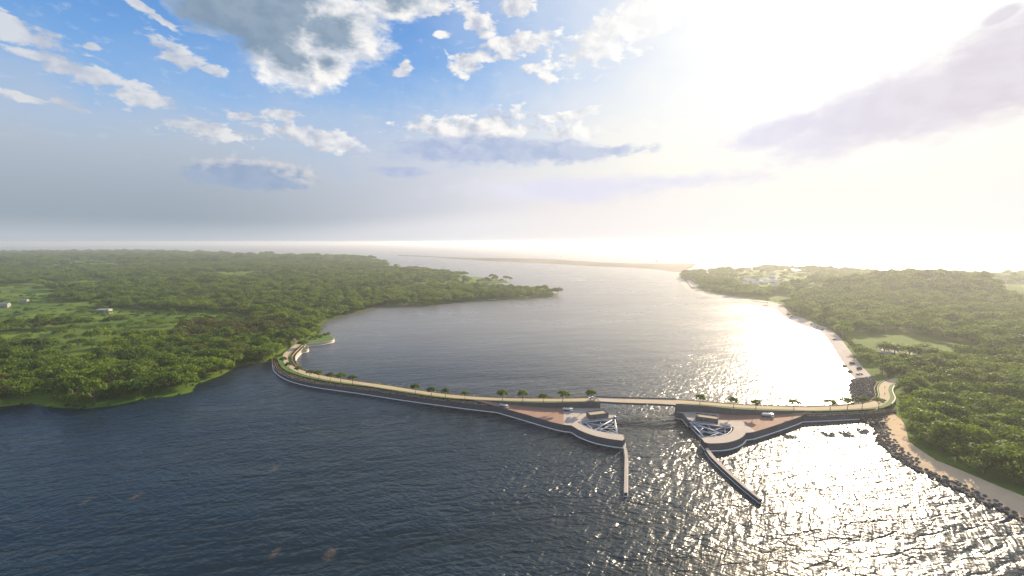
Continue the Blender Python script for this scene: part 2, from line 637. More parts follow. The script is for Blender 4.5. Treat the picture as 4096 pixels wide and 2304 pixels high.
def water_mat():
    m = bpy.data.materials.new('estuary water')
    m.use_nodes = True
    nt = m.node_tree
    G.tree = nt
    b = nt.nodes['Principled BSDF']
    geo = nt.nodes.new('ShaderNodeNewGeometry')
    sep = nt.nodes.new('ShaderNodeSeparateXYZ')
    nt.links.new(geo.outputs['Position'], sep.inputs[0])
    X, Y = G(sep.outputs[0]), G(sep.outputs[1])
    # wave trains running towards the camera, slightly turned
    t = R(14)
    u = X * math.cos(t) + Y * math.sin(t)
    v = Y * math.cos(t) - X * math.sin(t)
    w1 = gnoise(gcomb(u * 0.062, v * 0.21, 0.0), 1.0, 2, 0.5, 0.5)
    t2 = R(-22)
    u2 = X * math.cos(t2) + Y * math.sin(t2)
    v2 = Y * math.cos(t2) - X * math.sin(t2)
    w2 = gnoise(gcomb(u2 * 0.24, v2 * 0.46, 4.0), 1.0, 2, 0.5, 0.3)
    t4 = R(58)
    u4 = X * math.cos(t4) + Y * math.sin(t4)
    v4 = Y * math.cos(t4) - X * math.sin(t4)
    w4 = gnoise(gcomb(u4 * 0.09, v4 * 0.30, 6.0), 1.0, 2, 0.5, 0.3)
    w3 = gnoise(gcomb(u * 0.018, v * 0.05, 9.0), 1.0, 2, 0.5)
    patch = gnoise(gcomb(u * 0.006, v * 0.020, 2.0), 1.0, 4, 0.60)
    ridge = 1.0 - G.m('ABSOLUTE', (w1 - 0.5) * 3.2)
    h = (w1 * 1.2 + ridge * 0.42 + w2 * 0.62 + w4 * 0.75) * patch.lin(0.32, 0.68, 0.40, 1.40) * Y.lin(330, 560, 1.0, 0.34) + w3 * 1.2
    bp = nt.nodes.new('ShaderNodeBump')
    bp.inputs['Strength'].default_value = 1.0
    bp.inputs['Distance'].default_value = 1.0
    nt.links.new(h.s, bp.inputs['Height'])
    nt.links.new(bp.outputs[0], b.inputs['Normal'])
    deep = gmix(patch.step(0.35, 0.65), (0.004, 0.013, 0.017), (0.005, 0.020, 0.034))
    deep = gmix(Y.step(380, 760) * 0.8, deep, (0.18, 0.175, 0.16))      # silty base colour above the barrage, lightened to stand in for lagoon sheen
    nt.links.new(Y.lin(330, 560, 0.6, 1.1).s, b.inputs['Specular IOR Level'])
    # a few sandy shoals just under the surface
    f = None
    for (a, c_, rx, ry) in ((690, 1392, 2.6, 4.5), (832, 1392, 3.6, 6), (340, 1250, 2.5, 6), (215, 1262, 2.2, 5), (690, 1180, 2.5, 8)):
        q = P(*DD(a, c_))
        du, dv = (X - q.x) * (1 / rx), (Y - q.y) * (1 / ry)
        e = 1.0 - G.m('SQRT', du * du + dv * dv)
        f = e if f is None else f.max(e)
    shoal = (f + (w2 - 0.5) * 0.8).step(0.0, 0.8)
    deep = gmix(shoal * 0.42, deep, (0.12, 0.08, 0.045))
    nt.links.new(deep.s, b.inputs['Base Color'])
    nt.links.new((Y.lin(320, 560, 0.29, 0.30) * patch.lin(0.3, 0.7, 0.85, 1.15)).s, b.inputs['Roughness'])
    b.inputs['IOR'].default_value = 1.33
    return m


M['water'] = water_mat()

# ------------------------------------------------------------------ water
mb = MB()
ext = 16000
mb.quad((-ext, -300, 0), (ext, -300, 0), (ext, 20000, 0), (-ext, 20000, 0))
tag(mb.build('water', M['water']), 'dark rippled estuary water with bright sun glitter towards the sunward shore', kind='structure')


# ------------------------------------------------------------------ land
def arr(poly):
    return np.array([(p[0], p[1]) for p in poly], float)


def inside(poly, xy):
    """even-odd test of many points"""
    x, y = xy[:, 0], xy[:, 1]
    c = np.zeros(len(xy), bool)
    n = len(poly)
    j = n - 1
    for i in range(n):
        xi, yi = poly[i]
        xj, yj = poly[j]
        if yi != yj:
            c ^= ((yi > y) != (yj > y)) & (x < (xj - xi) * (y - yi) / (yj - yi) + xi)
        j = i
    return c


def dist_to(line, xy, closed=True):
    d = np.full(len(xy), 1e9)
    n = len(line)
    for i in range(n if closed else n - 1):
        a, b = line[i], line[(i + 1) % n]
        ab = b - a
        L = ab @ ab
        t = np.clip(((xy - a) @ ab) / (L if L > 0 else 1), 0, 1)
        q = a + t[:, None] * ab
        d = np.minimum(d, np.hypot(*(xy - q).T))
    return d


def vnoise(xy, s, seed=0):
    """cheap smooth noise 0..1 for many points"""
    o = np.zeros(len(xy))
    r = np.random.default_rng(seed)
    for _ in range(6):
        k = r.normal(0, 1, 2) * s
        o += np.sin(xy @ k + r.uniform(0, 6.28))
    return 0.5 + o / 7.5


left_shore = px(DD, (-160, 1034), (0, 1025), (70, 1018), (130, 1027), (210, 1031), (300, 1021), (380, 1003), (440, 998), (487, 988), (500, 966),
                (560, 945), (600, 922), (650, 913), (690, 908), (722, 902), (742, 880), (775, 872), (795, 868), (825, 862), (838, 856), (836, 848),
                (815, 842), (800, 830), (800, 822), (850, 798), (900, 786), (960, 771), (1000, 769), (1060, 770), (1130, 763), (1190, 758),
                (1280, 753), (1380, 749), (1404, 743), (1404, 738), (1290, 732), (1210, 725), (1180, 720), (1230, 715), (1283, 711), (1270, 705),
                (1150, 691), (1050, 681), (985, 674), (970, 664), (955, 660), (900, 655), (640, 647), (500, 641), (300, 635), (0, 630), (-160, 629))
left_poly = arr([P(*p) for p in left_shore])
# rough the traced shoreline a little
def roughen(poly, amp, seg, keep=()):
    out = []
    n = len(poly)
    r = np.random.default_rng(3)
    for i in range(n):
        a, b = poly[i], poly[(i + 1) % n]
        L = np.hypot(*(b - a))
        D = max(80.0, min(np.hypot(*a), np.hypot(*b)))
        m = max(1, min(14, int(L / (seg * D / 500))))
        for j in range(m):
            q = a + (b - a) * j / m
            if j and i < n - 2:
                q = q + r.normal(0, amp * D / 500, 2)
            out.append(q)
    return np.array(out)


left_poly = roughen(left_poly, 1.6, 16)


def left_h(xy):
    d = dist_to(left_poly, xy)
    h = np.clip(d / 14, 0, 1) * 1.3 + np.clip(d / 120, 0, 1) * 1.6
    return h + (vnoise(xy, 0.02, 5) - 0.5) * np.clip(d / 60, 0, 1) * 1.5 + np.clip((np.hypot(*xy.T) - 900) / 3000, 0, 1) * 6


up_water = [P(*p) for p in px(Q4, (1430, 430), (1450, 490), (1540, 580), (1640, 635), (1740, 668), (1850, 692), (2200, 755), (2576, 818))] + \
    [P(*p) for p in px(Z8, (365, 312), (480, 420), (600, 490), (720, 540), (850, 585), (970, 607), (1060, 680), (1150, 800), (1250, 970), (1340, 1110), (1420, 1225), (1480, 1310))]
LZ = 2.4
up_land = [P(*p, LZ) for p in px(Q4, (1490, 440), (1560, 515), (1640, 560), (1730, 600), (1850, 632), (2000, 658), (2200, 690), (2576, 748))] + \
    [P(*p, LZ) for p in px(Z8, (480, 258), (560, 350), (640, 405), (740, 435), (850, 480), (1000, 545), (1130, 580), (1200, 625), (1260, 680), (1330, 760), (1400, 850), (1560, 1070), (1660, 1180), (1770, 1300))]
low_water = [P(*p) for p in px(Z7, (245, 285), (295, 400), (300, 490), (420, 570), (540, 685), (700, 775), (830, 855), (1000, 935), (1150, 1010), (1350, 1095), (1500, 1180), (1700, 1265), (1850, 1335), (2017, 1430), (2300, 1590), (2700, 1820))]
low_land = [P(*p, LZ) for p in px(Z7, (500, 150), (540, 190), (610, 235), (650, 330), (662, 400), (685, 480), (800, 570), (1000, 700), (1400, 860), (1700, 990), (2017, 1115), (2400, 1260), (2800, 1400))]
right_back = [P(*p, 0) for p in px(Q5, (40, 305), (200, 300), (450, 316), (1000, 345), (1300, 362), (1900, 395), (2150, 385), (2576, 372), (3200, 360))]
right_ring = up_land[::-1] + right_back
right_ring += [P(*Q7(4600, 300), 0), P(*Z7(3300, 700), 0)]
right_ring += low_land[::-1]
right_poly = arr(right_ring)
HILL = P(3720, 1185)
HILL2 = P(3150, 1100)


def right_h(xy):
    d = dist_to(right_poly, xy)
    h = LZ + np.clip(d / 30, 0, 1) * 1.0 + np.clip(d / 150, 0, 1) * 2.0
    h = h + (vnoise(xy, 0.02, 8) - 0.5) * np.clip(d / 60, 0, 1) * 2
    a = np.exp(-(((xy[:, 0] - HILL.x) / 260) ** 2 + ((xy[:, 1] - HILL.y) / 150) ** 2)) * 38
    b = np.exp(-(((xy[:, 0] - HILL2.x) / 300) ** 2 + ((xy[:, 1] - HILL2.y) / 120) ** 2)) * 10
    return h + (a + b) * np.clip(d / 60, 0, 1)


def land(name, poly, hf, base_z, label):
    pts = [poly]
    r = np.random.default_rng(11)
    lo, hi = poly.min(0), poly.max(0)
    for (d0, d1, step) in ((150, 900, 12), (900, 2000, 40), (2000, 9000, 150)):
        gx = np.arange(max(lo[0], -d1 * 1.5), min(hi[0], d1 * 1.5), step)
        gy = np.arange(max(lo[1], 100), min(hi[1], d1), step)
        g = np.stack(np.meshgrid(gx, gy), -1).reshape(-1, 2) + r.uniform(-step * .3, step * .3, (len(gx) * len(gy), 2))
        dd = np.hypot(*g.T)
        g = g[(dd >= d0) & (dd < d1)]
        g = g[inside(poly, g)]
        g = g[dist_to(poly, g) > step * 0.35]
        pts.append(g)
    allp = np.concatenate(pts)
    n = len(poly)
    edges = [(i, (i + 1) % n) for i in range(n)]
    res = delaunay_2d_cdt([Vector(p) for p in allp], edges, [], 1, 0.01)
    vs, fs = res[0], res[2]
    xy = np.array([(v.x, v.y) for v in vs])
    z = hf(xy)
    bd = dist_to(poly, xy) < 0.05
    z[bd] = base_z
    m = MB()
    keep = []
    for f in fs:
        if (vs[f[1]] - vs[f[0]]).cross(vs[f[2]] - vs[f[0]]) < 0:
            f = f[::-1]
        keep.append(tuple(f))
    m.add([(xy[i, 0], xy[i, 1], z[i]) for i in range(len(xy))], keep)
    # a skirt below the edge
    ring = [(p[0], p[1], base_z) for p in poly]
    ring.append(ring[0])
    m.wall(ring, base_z, -2.0)
    o = m.build(name, M['ground'], smooth=True)
    return tag(o, label, kind='structure')


land('ground', left_poly, left_h, -0.25, 'low green land of the wooded bank across the dark water')
land('ground', right_poly, right_h, LZ, 'wooded ground with a low hill behind the beach')

# beaches and the long promenade along the sunward shore
n_prom = 9
for nm, a, b, m_, lab in (('promenade', up_water[:9], up_land[:9], 'concrete', 'sloping pale stone promenade along the far shore'),
                          ('beach', up_water[8:], up_land[8:], 'sand_pale', 'pale sandy beach above the causeway'),
                          ('beach', low_water, low_land, 'sand', 'golden beach below the causeway behind the boulders')):
    n = 60
    A, B = smooth_line(a, n, 1), smooth_line(b, n, 1)
    mb = MB()
    mid = [p.lerp(q, 0.35) for p, q in zip(A, B)]
    mid2 = [p.lerp(q, 0.75) for p, q in zip(A, B)]
    mb.ribbon(setz(A, -0.3), setz(mid, 0.9))
    mb.ribbon(setz(mid, 0.9), setz(mid2, 2.0))
    mb.ribbon(setz(mid2, 2.0), setz(B, LZ + 0.02))
    tag(mb.build(nm, M[m_], smooth=True), lab, kind='structure')

# sand spit far out
mb = MB()
top = [P(*p) for p in px(Q4, (-1750, 205), (-1440, 214), (-1290, 223), (-1090, 231), (-590, 234), (0, 243), (250, 262), (600, 285), (1000, 296), (1300, 298), (1560, 290), (1690, 300))]
bot = [P(*p) for p in px(Q4, (-1730, 209), (-1390, 222), (-1190, 238), (-790, 268), (-490, 282), (0, 302), (250, 318), (600, 336), (900, 345), (1200, 366), (1440, 408), (1500, 400))]
A, B = smooth_line(top, 40), smooth_line(bot, 40)
mid = [p.lerp(q, 0.45) for p, q in zip(A, B)]
mid2 = [p.lerp(q, 0.6) for p, q in zip(A, B)]
mid3 = [p.lerp(q, 0.8) for p, q in zip(A, B)]
mb.ribbon(setz(A, -0.3), setz(mid, 5.0))
mb.ribbon(setz(mid, 5.0), setz(mid2, 4.0))
mb.ribbon(setz(mid2, 4.0), setz(mid3, 1.4))
mb.ribbon(setz(mid3, 1.4), setz(B, -0.3))
M['spit'] = mat('spit sand', (0.035, 0.028, 0.018), 0.95, 0.3, 0.02, 0, c2=(0.12, 0.09, 0.06))
tag(mb.build('sandbank', M['spit'], smooth=True), 'long low sandbank lying across the river mouth', kind='structure')
# ------------------------------------------------------------------ causeway: traced lines
def zr(x):
    """height of the road at a pixel column"""
    return interp(x, (1130, 1600, 1950, 2200, 2450, 2740, 2880, 3050, 3240, 3420, 3560), (5.2, 5.6, 7.0, 8.8, 10.0, 10.0, 9.8, 8.3, 6.4, 5.6, 5.0))


def road_pts(ps, dz=0.0):
    return [P(p[0], p[1], zr(p[0]) + dz) for p in ps]


RN_l = road_pts(px(Z1, (560, 415), (520, 440), (450, 495), (380, 550), (338, 610), (340, 670), (375, 740), (440, 805), (540, 868), (700, 930), (950, 990), (1280, 1050), (1740, 1108), (2220, 1187))
                + px(Z2, (0, 262), (700, 371), (1180, 411), (1500, 427), (2000, 440), (2557, 449)) + px(Z3, (500, 447), (1070, 440)))
RF_l = road_pts(px(Z1, (640, 420), (600, 450), (530, 505), (470, 560), (434, 612), (425, 660), (445, 715), (490, 770), (560, 815), (700, 868), (950, 936), (1280, 997), (1740, 1066), (2220, 1128))
                + px(Z2, (0, 216), (700, 320), (1180, 366), (1700, 396), (2557, 407)) + px(Z3, (500, 404), (1000, 394)))
G_l = road_pts(px(Z1, (240, 640), (262, 690), (280, 740), (320, 805), (405, 870), (620, 945), (800, 990), (1000, 1028), (1250, 1070), (1600, 1112), (1740, 1124), (2200, 1196))
               + px(Z2, (0, 285), (700, 390), (1180, 420), (1500, 436), (2000, 462), (2557, 475)) + px(Z3, (500, 466), (1070, 458)))
W_l = [P(*p) for p in px(Z1, (176, 690), (170, 740), (178, 800), (200, 870), (250, 925), (340, 988), (500, 1058), (700, 1112), (1000, 1168), (1550, 1240), (2200, 1340))
       + px(Z2, (0, 428), (550, 503), (1060, 573), (1640, 640), (1720, 660), (2180, 795), (2557, 912)) + px(Z3, (450, 968), (572, 978))]
RN_b = road_pts(px(Z3, (1070, 440), (1300, 452), (1800, 468), (2300, 481)) + px(Z4, (230, 490)))
RF_b = road_pts(px(Z3, (1000, 394), (1300, 397), (2300, 425)) + px(Z4, (230, 425)))
RN_r = road_pts(px(Z4, (230, 490), (560, 492), (900, 517), (1200, 547), (1600, 572), (2240, 590)) + px(Z5, (120, 808), (430, 818), (1000, 797), (1500, 768), (1640, 712), (1730, 650), (1752, 590),
                                                                                                     (1738, 530), (1712, 470), (1740, 390), (1830, 335), (1960, 308), (2150, 292)))
RF_r = road_pts(px(Z4, (230, 425), (500, 443), (1200, 503), (1700, 527), (2557, 552)) + px(Z5, (300, 757), (700, 750), (1000, 735), (1370, 690), (1500, 648), (1565, 605), (1582, 560),
                                                                                        (1566, 500), (1552, 430), (1600, 352), (1720, 292), (1860, 265), (2100, 250)))
G_r = road_pts(px(Z4, (230, 512), (560, 512), (900, 543), (1200, 580), (1700, 603), (2240, 613), (2557, 612)) + px(Z5, (430, 835), (1000, 816), (1560, 790), (1700, 748), (1790, 705)))
W_r = [P(*p) for p in px(Z4, (1425, 1100), (1550, 1095), (1850, 1000), (2280, 850), (2380, 803)) + px(Z5, (240, 1017), (600, 1000), (1000, 980), (1300, 965), (1850, 915))]
PZ = 4.8            # height of the two gate platforms


# ---- the road, one sheet from bank to bank
mb = MB()
for a, b, n in ((RN_l, RF_l, 90), (RN_b, RF_b, 12), (RN_r, RF_r, 90)):
    mb.ribbon(addz(smooth_line(a, n), 0.02), addz(smooth_line(b, n), 0.02))
tag(mb.build('road', M['road'], smooth=True), 'pale sandy road curving along the causeway and over the bridge', kind='structure')
# the shaded path that carries it on into the wood
mb = MB()
a = [P(*p, z) for p, z in zip(px(Z1, (560, 415), (540, 370), (505, 325), (470, 290)), (5.2, 4.9, 4.6, 4.4))]
b = [P(*p, z) for p, z in zip(px(Z1, (640, 420), (610, 375), (570, 320), (540, 290)), (5.2, 4.9, 4.6, 4.4))]
mb.ribbon(smooth_line(a, 12), smooth_line(b, 12))
tag(mb.build('path', M['path'], smooth=True), 'grey path leading from the causeway into the wooded bank', kind='structure')


def flower_strip(name, A, B, n, parent, seed, size=0.35, up=0.35):
    """low planting between two lines: leaf tufts with orange blooms scattered between"""
    r = random.Random(seed)
    m = MB()
    for _ in range(n):
        i = r.randrange(len(A) - 1)
        t, w = r.random(), r.uniform(0.12, 0.88)
        p = A[i].lerp(A[i + 1], t).lerp(B[i].lerp(B[i + 1], t), w)
        fl = 1 if (r.random() < 0.30 and math.sin(i * 0.9 + seed) > -0.35) else 0
        s = size * r.uniform(0.6, 1.3) * (0.9 if fl else 1.0)
        c = p + Vector((0, 0, r.uniform(0.1, up) + (0.12 if fl else 0)))
        d = Vector((r.gauss(0, 1), r.gauss(0, 1), r.gauss(0.6, 0.6))).normalized()
        u = d.orthogonal().normalized() * s
        v = d.cross(u)
        m.add([c - u - v, c + u - v, c + u + v, c - u + v], [(0, 1, 2, 3)], fl)
    o = m.build(name, [M['leaf_flower'], M['flower']], parent)
    return tag(o, kind='stuff')


def terraces(parent, A, B, steps, seed, density, zb_frac=1.0, cop=0.28):
    """planted steps falling from line A (upper, inner) to line B (lower, outer)"""
    n = len(A)
    for k in range(steps):
        f0, f1 = k / steps, (k + 1) / steps
        l0 = [a.lerp(b, f0) for a, b in zip(A, B)]
        l1 = [a.lerp(b, f1) for a, b in zip(A, B)]
        z1 = [a.z + (b.z - a.z) * f1 for a, b in zip(A, B)]
        inner = setz(l0, [z - 0.25 for z in z1])
        lip = [p.lerp(q, 1 - min(0.5, cop / max(0.3, (q - p).length))) for p, q in zip(l0, l1)]
        m = MB()
        m.ribbon(inner, setz(lip, [z - 0.25 for z in z1]))
        m.build('planting_bed', M['planting'], parent)
        m = MB()
        top = setz(l1, z1)
        topi = setz(lip, z1)
        m.ribbon(setz(lip, [z - 0.25 for z in z1]), topi)
        m.ribbon(topi, top)
        if k < steps - 1:
            znext = [a.z + (b.z - a.z) * (k + 2) / steps - 0.3 for a, b in zip(A, B)]
            m.ribbon(top, setz(l1, znext))
        m.build('planter_kerb', M['concrete'], parent)
        L = sum((q - p).length for p, q in zip(l0, l0[1:]))
        flower_strip('flowering_plants', setz(inner, [z - 0.25 for z in z1]), setz(lip, [z - 0.25 for z in z1]), int(L * density), parent, seed + k)


def foot_ledge(line, parent, w=0.7, side=-1):
    a = line
    b = offset(line, w * side)
    m = MB()
    m.ribbon(setz(a, 0.42), setz(b, 0.30))
    m.ribbon(setz(b, 0.30), setz(b, -0.6))
    m.build('foot_ledge', M['concrete_white'], parent)


# ---- embankments
def embankment(label, A, B, wz, RN, RF, Gl, steps, seed, far_dz, name='causeway_embankment'):
    root = empty(name)
    tag(root, label, 'embankment', 'planted embankments of the causeway')
    return root


embL = empty('causeway_embankment')
tag(embL, 'long curved dark walled embankment with planted terraces joining the wooded bank to the gate platform', 'embankment')
N = 120
# verge between road and terraces, whole length to the bridge
A, B = smooth_line(RN_l[4:], N), smooth_line(G_l, N)
mb = MB()
mb.ribbon(A, setz(B, [p.z + 0.05 for p in B]))
mb.build('grass_verge', M['lawn'], embL)
# lower terraces: from the verge edge to the outer wall, ending at the ramp
i_end = min(range(N), key=lambda i: abs(to_px(B[i])[0] - Z2(1185, 0)[0]))
up = smooth_line(B[:i_end + 1], 90)
wl = smooth_line(W_l[:15], 90)
wz = [interp(to_px(p)[0], (1090, 1600, 1990, 2010), (3.6, 3.7, 4.6, 4.8)) for p in wl]
terraces(embL, addz(up, -0.1), setz(wl, wz), 3, 20, 3.4)
mb = MB()
mb.wall(wl, lambda i: wz[i], -1.5)
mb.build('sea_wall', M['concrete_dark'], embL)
foot_ledge(wl, embL)
# retaining wall under the raised road beside the platform
hi = B[i_end + 1:]
hi = [p for p in hi if to_px(p)[0] > Z2(1380, 0)[0]]
mb = MB()
mb.wall(hi, lambda i: hi[i].z + 0.12, lambda i: min(hi[i].z - 0.05, PZ - 0.3))
mb.ribbon(setz(hi, [p.z + 0.12 for p in hi]), setz(offset(hi, 0.35), [p.z + 0.12 for p in hi]))
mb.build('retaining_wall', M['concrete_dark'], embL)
# far side: verge, coped planter and the drop to the water; wide terraces inside the bend
F_ = smooth_line(RF_l, N)
wid = [interp(i / (N - 1), (0, 0.06, 0.2, 0.32, 0.45, 1), (5.0, 6.5, 6.0, 3.4, 1.9, 1.7)) for i in range(N)]
f1 = offset(F_, 1.3)
mb = MB()
mb.ribbon(setz(f1, [p.z + 0.05 for p in f1]), F_)
mb.build('grass_verge', M['lawn'], embL)
f2 = offset(F_, [1.3 + w for w in wid])
drop = [interp(i / (N - 1), (0, 0.08, 0.32, 0.45, 1), (1.0, 1.2, 0.9, 0.45, 0.45)) for i in range(N)]
terraces(embL, [Vector((p.x, p.y, p.z + 0.35)) for p in f1][::-1], [Vector((p.x, p.y, p.z + 0.35 - d)) for p, d in zip(f2, drop)][::-1], 2, 60, 2.6)
mb = MB()
mb.ribbon([Vector((p.x, p.y, p.z + 0.35)) for p in f1], [Vector((p.x, p.y, p.z - 0.1)) for p in f1])
mb.build('planter_kerb', M['concrete'], embL)
mb = MB()
mb.wall(f2, lambda i: f2[i].z + 0.35 - drop[i], -1.5)
mb.build('rear_wall', M['concrete'], embL)
foot_ledge(f2, embL, 0.6, 1)

# round planted bastion in the crook of the bend
mb = MB()
tip = [P(*p) for p in px(Z1, (560, 640), (600, 585), (690, 562), (760, 552), (788, 535), (785, 505), (755, 478), (700, 462), (640, 470))]
tip = smooth_line(tip, 40)
bas = empty('bastion')
tag(bas, 'small round walled planting bay holding one tree inside the bend of the causeway', 'planting bay')
m = MB(); m.wall(tip, 3.6, -1.5); m.ribbon(setz(tip, 3.6), setz(offset(tip, 0.5), 3.6)); m.build('wall', M['concrete'], bas)
m = MB(); m.poly(setz(offset(tip, 0.5), 3.45)); m.build('planting_bed', M['lawn'], bas)
m = MB()
foot_ledge(tip, bas, 0.5)
# grass headland with a curved wall
hd = [P(*p) for p in px(Z1, (690, 470), (745, 452), (860, 442), (1000, 428), (1120, 405), (1190, 388), (1222, 368), (1228, 345), (1200, 322), (1165, 305))]
hd = smooth_line(hd, 50)
head = empty('headland')
tag(head, 'low grassy headland with a curved pale retaining wall beyond the bend of the causeway', 'headland')
hz = 3.2
m = MB(); m.wall(hd, hz + 0.15, -1.5); m.ribbon(setz(hd, hz + 0.15), setz(offset(hd, 0.6), hz + 0.15)); m.build('wall', M['concrete'], head)
inner = setz(offset(hd, 0.6), hz + 0.02)
back = [P(*p, 3.0) for p in px(Z1, (1100, 230), (1000, 225), (880, 240), (760, 290), (660, 400))]
m = MB(); m.poly(inner + back); m.build('lawn', M['lawn'], head)
foot_ledge(hd, head, 0.5)


# ---- gate platforms
def gate_platform(label, paving, concrete, wall_line, mouth, group):
    root = empty('gate_platform')
    tag(root, label, 'platform', group)
    m = MB(); m.poly(setz(paving, [p.z for p in paving])); m.build('brown_paving', M['brick'], root)
    m = MB(); m.poly(concrete); m.build('concrete_paving', M['concrete'], root)
    m = MB()
    m.wall(wall_line, lambda i: wall_line[i].z + 0.1, -1.5)
    wi = offset(wall_line, 0.3)
    m.ribbon(setz(wall_line, [p.z + 0.1 for p in wall_line]), setz(wi, [p.z + 0.1 for p in wi]))
    m.build('outer_wall', M['concrete_dark'], root)
    m = MB()
    m.wall(mouth, lambda i: mouth[i].z + 0.02, -1.5)
    m.build('channel_wall', M['concrete_dark'], root)
    foot_ledge([Vector((p.x, p.y, 0)) for p in wall_line], root)
    foot_ledge([Vector((p.x, p.y, 0)) for p in mouth], root, 0.35)
    return root


def PP(tr, *ps, z=PZ):
    return [P(*tr(*p), z) for p in ps]


# left platform
outer_l = smooth_line(setz([p for p in W_l[14:]], PZ), 40, 1)
arc_l = smooth_line([P(*Z3(*p)) for p in ((572, 978), (625, 1010), (700, 1060), (850, 1122), (1000, 1172), (1250, 1222), (1450, 1246))], 30, 1)
arc_l = setz(arc_l, PZ)
end_l = [arc_l[-1]] + PP(Z3, (1492, 1088), (1470, 1018))
piv_l = P(*Z3(1318, 722), PZ)
a_ch = P(*Z3(1388, 1003), PZ)
a_bk = P(*Z3(708, 797), PZ)
RADL = ((a_ch - piv_l).length + (a_bk - piv_l).length) / 2
ang0 = math.atan2(a_ch.y - piv_l.y, a_ch.x - piv_l.x)
ang1 = math.atan2(a_bk.y - piv_l.y, a_bk.x - piv_l.x)
if ang1 > ang0:
    ang1 -= 2 * math.pi
inner_l = [piv_l + Vector((math.cos(a), math.sin(a), 0)) * (RADL + 0.9) for a in np.linspace(ang0, ang1, 40)]
chan_l = PP(Z3, (1345, 722), (1302, 602)) + [Vector((*hi[-1].xy, PZ))]
ramp_start = road_pts([Z2(1225, 421), Z2(1390, 428)])
base_l = [Vector((p.x, p.y, interp(to_px(p)[0], (1935, 2060, 2200), (6.75, 5.3, PZ)))) for p in hi]
split_top = min(range(len(base_l)), key=lambda i: abs(to_px(base_l[i])[0] - 2258))
split_b = P(*Z3(455, 850), PZ)
o_i = min(range(len(outer_l)), key=lambda i: (outer_l[i] - split_b).length)
brown = [ramp_start[0], ramp_start[1]] + base_l[:split_top + 1] + [P(*Z3(445, 683), PZ)] + outer_l[:o_i + 1][::-1]
brown[-1] = Vector((*brown[-1].xy, PZ))
pale = [P(*Z3(445, 683), PZ), base_l[split_top]] + base_l[split_top + 1:] + chan_l[::-1][1:] + [piv_l + Vector((0.3, 0, 0))] + inner_l[::-1] + [inner_l[0]] * 0
pale = pale + end_l[::-1][:2] + arc_l[::-1] + outer_l[o_i:][::-1][1:]
mouth_l = [end_l[-1]] + inner_l + [piv_l] + chan_l
# the opening of the chamber towards the channel stays open: walls only behind the gate and down the channel
gp = gate_platform('brown and pale paved gate platform on the wooded bank side of the channel', brown, pale, outer_l + arc_l[1:] + end_l[1:], inner_l + [piv_l + Vector((0.3, 0, 0))] + chan_l, 'gate platforms')

# right platform
outer_r = setz(smooth_line(W_r[1:6], 30, 1), PZ)
arc_r = setz(smooth_line([P(*Z4(*p)) for p in ((722, 1272), (760, 1298), (1000, 1292), (1150, 1272), (1300, 1222), (1385, 1165), (1425, 1100))], 30, 1), PZ)
piv_r = P(*Z4(448, 775), PZ)
b_ch = P(*Z4(700, 1052), PZ)
b_bk = P(*Z4(1205, 888), PZ)
RADR = ((b_ch - piv_r).length + (b_bk - piv_r).length) / 2
bn0 = math.atan2(b_ch.y - piv_r.y, b_ch.x - piv_r.x)
bn1 = math.atan2(b_bk.y - piv_r.y, b_bk.x - piv_r.x)
if bn1 < bn0:
    bn1 += 2 * math.pi
inner_r = [piv_r + Vector((math.cos(a), math.sin(a), 0)) * (RADR + 0.9) for a in np.linspace(bn0, bn1, 40)]
end_r = PP(Z4, (655, 1068), (733, 1165)) + [arc_r[0]]
hr = smooth_line(G_r[:8], 60)
hr = [p for p in hr if to_px(p)[0] < Z4(2470, 0)[0]]
embR = empty('causeway_embankment')
tag(embR, 'short dark walled embankment with planted terraces joining the gate platform to the rocky beach', 'embankment')
mb = MB()
mb.wall(hr, lambda i: hr[i].z + 0.12, lambda i: min(hr[i].z - 0.05, PZ - 0.3))
mb.ribbon(setz(hr, [p.z + 0.12 for p in hr]), setz(offset(hr, 0.35), [p.z + 0.12 for p in hr]))
mb.build('retaining_wall', M['concrete_dark'], embR)
base_r = [Vector((p.x, p.y, interp(to_px(p)[0], (3050, 3160, 3230), (PZ, 5.2, 6.1)))) for p in hr]
ramp_r = [P(*Z5(330, 822), 5.9), P(*Z5(435, 835), 5.4)]
chan_r = PP(Z4, (228, 540), (345, 655), (440, 772))
chan_r[0] = Vector((hr[0].x, hr[0].y, PZ))
e0 = min(range(len(outer_r)), key=lambda i: (outer_r[i] - P(*Z4(1560, 962), PZ)).length)
k_r = min(range(len(base_r)), key=lambda i: abs(to_px(base_r[i])[0] - Z4(960, 0)[0]))
brown_r = [P(*Z4(955, 770), PZ), ] + base_r[k_r:] + ramp_r + outer_r[e0:][::-1] + [P(*Z4(1360, 787), PZ)]
brown_r = brown_r[::-1]
pale_r = [P(*Z4(955, 770), PZ), P(*Z4(1360, 787), PZ)] + outer_r[:e0 + 1][::-1] + arc_r[::-1] + end_r[::-1][1:] + inner_r + [piv_r] + chan_r[::-1][1:] + base_r[1:k_r + 1]
gpr = gate_platform('pale and brown paved gate platform on the beach side of the channel', brown_r, pale_r, arc_r[:-1] + outer_r, (end_r[::-1])[1:] + [], 'gate platforms')
m = MB()
cw = chan_r + [piv_r]
m.wall(cw, PZ + 0.02, -1.5)
cb = inner_r[::-1]
m.build('abutment_wall', M['concrete_dark'], gpr)
m = MB(); m.wall([piv_r] + cb, PZ + 0.02, -1.5); m.build('chamber_wall', M['concrete_dark'], gpr)
foot_ledge([Vector((p.x, p.y, 0)) for p in cw], gpr, 0.4)
foot_ledge([Vector((p.x, p.y, 0)) for p in cb], gpr, 0.4)
m = MB(); m.wall(end_r, PZ + 0.02, -1.5); m.build('nose_wall', M['concrete_dark'], gpr)
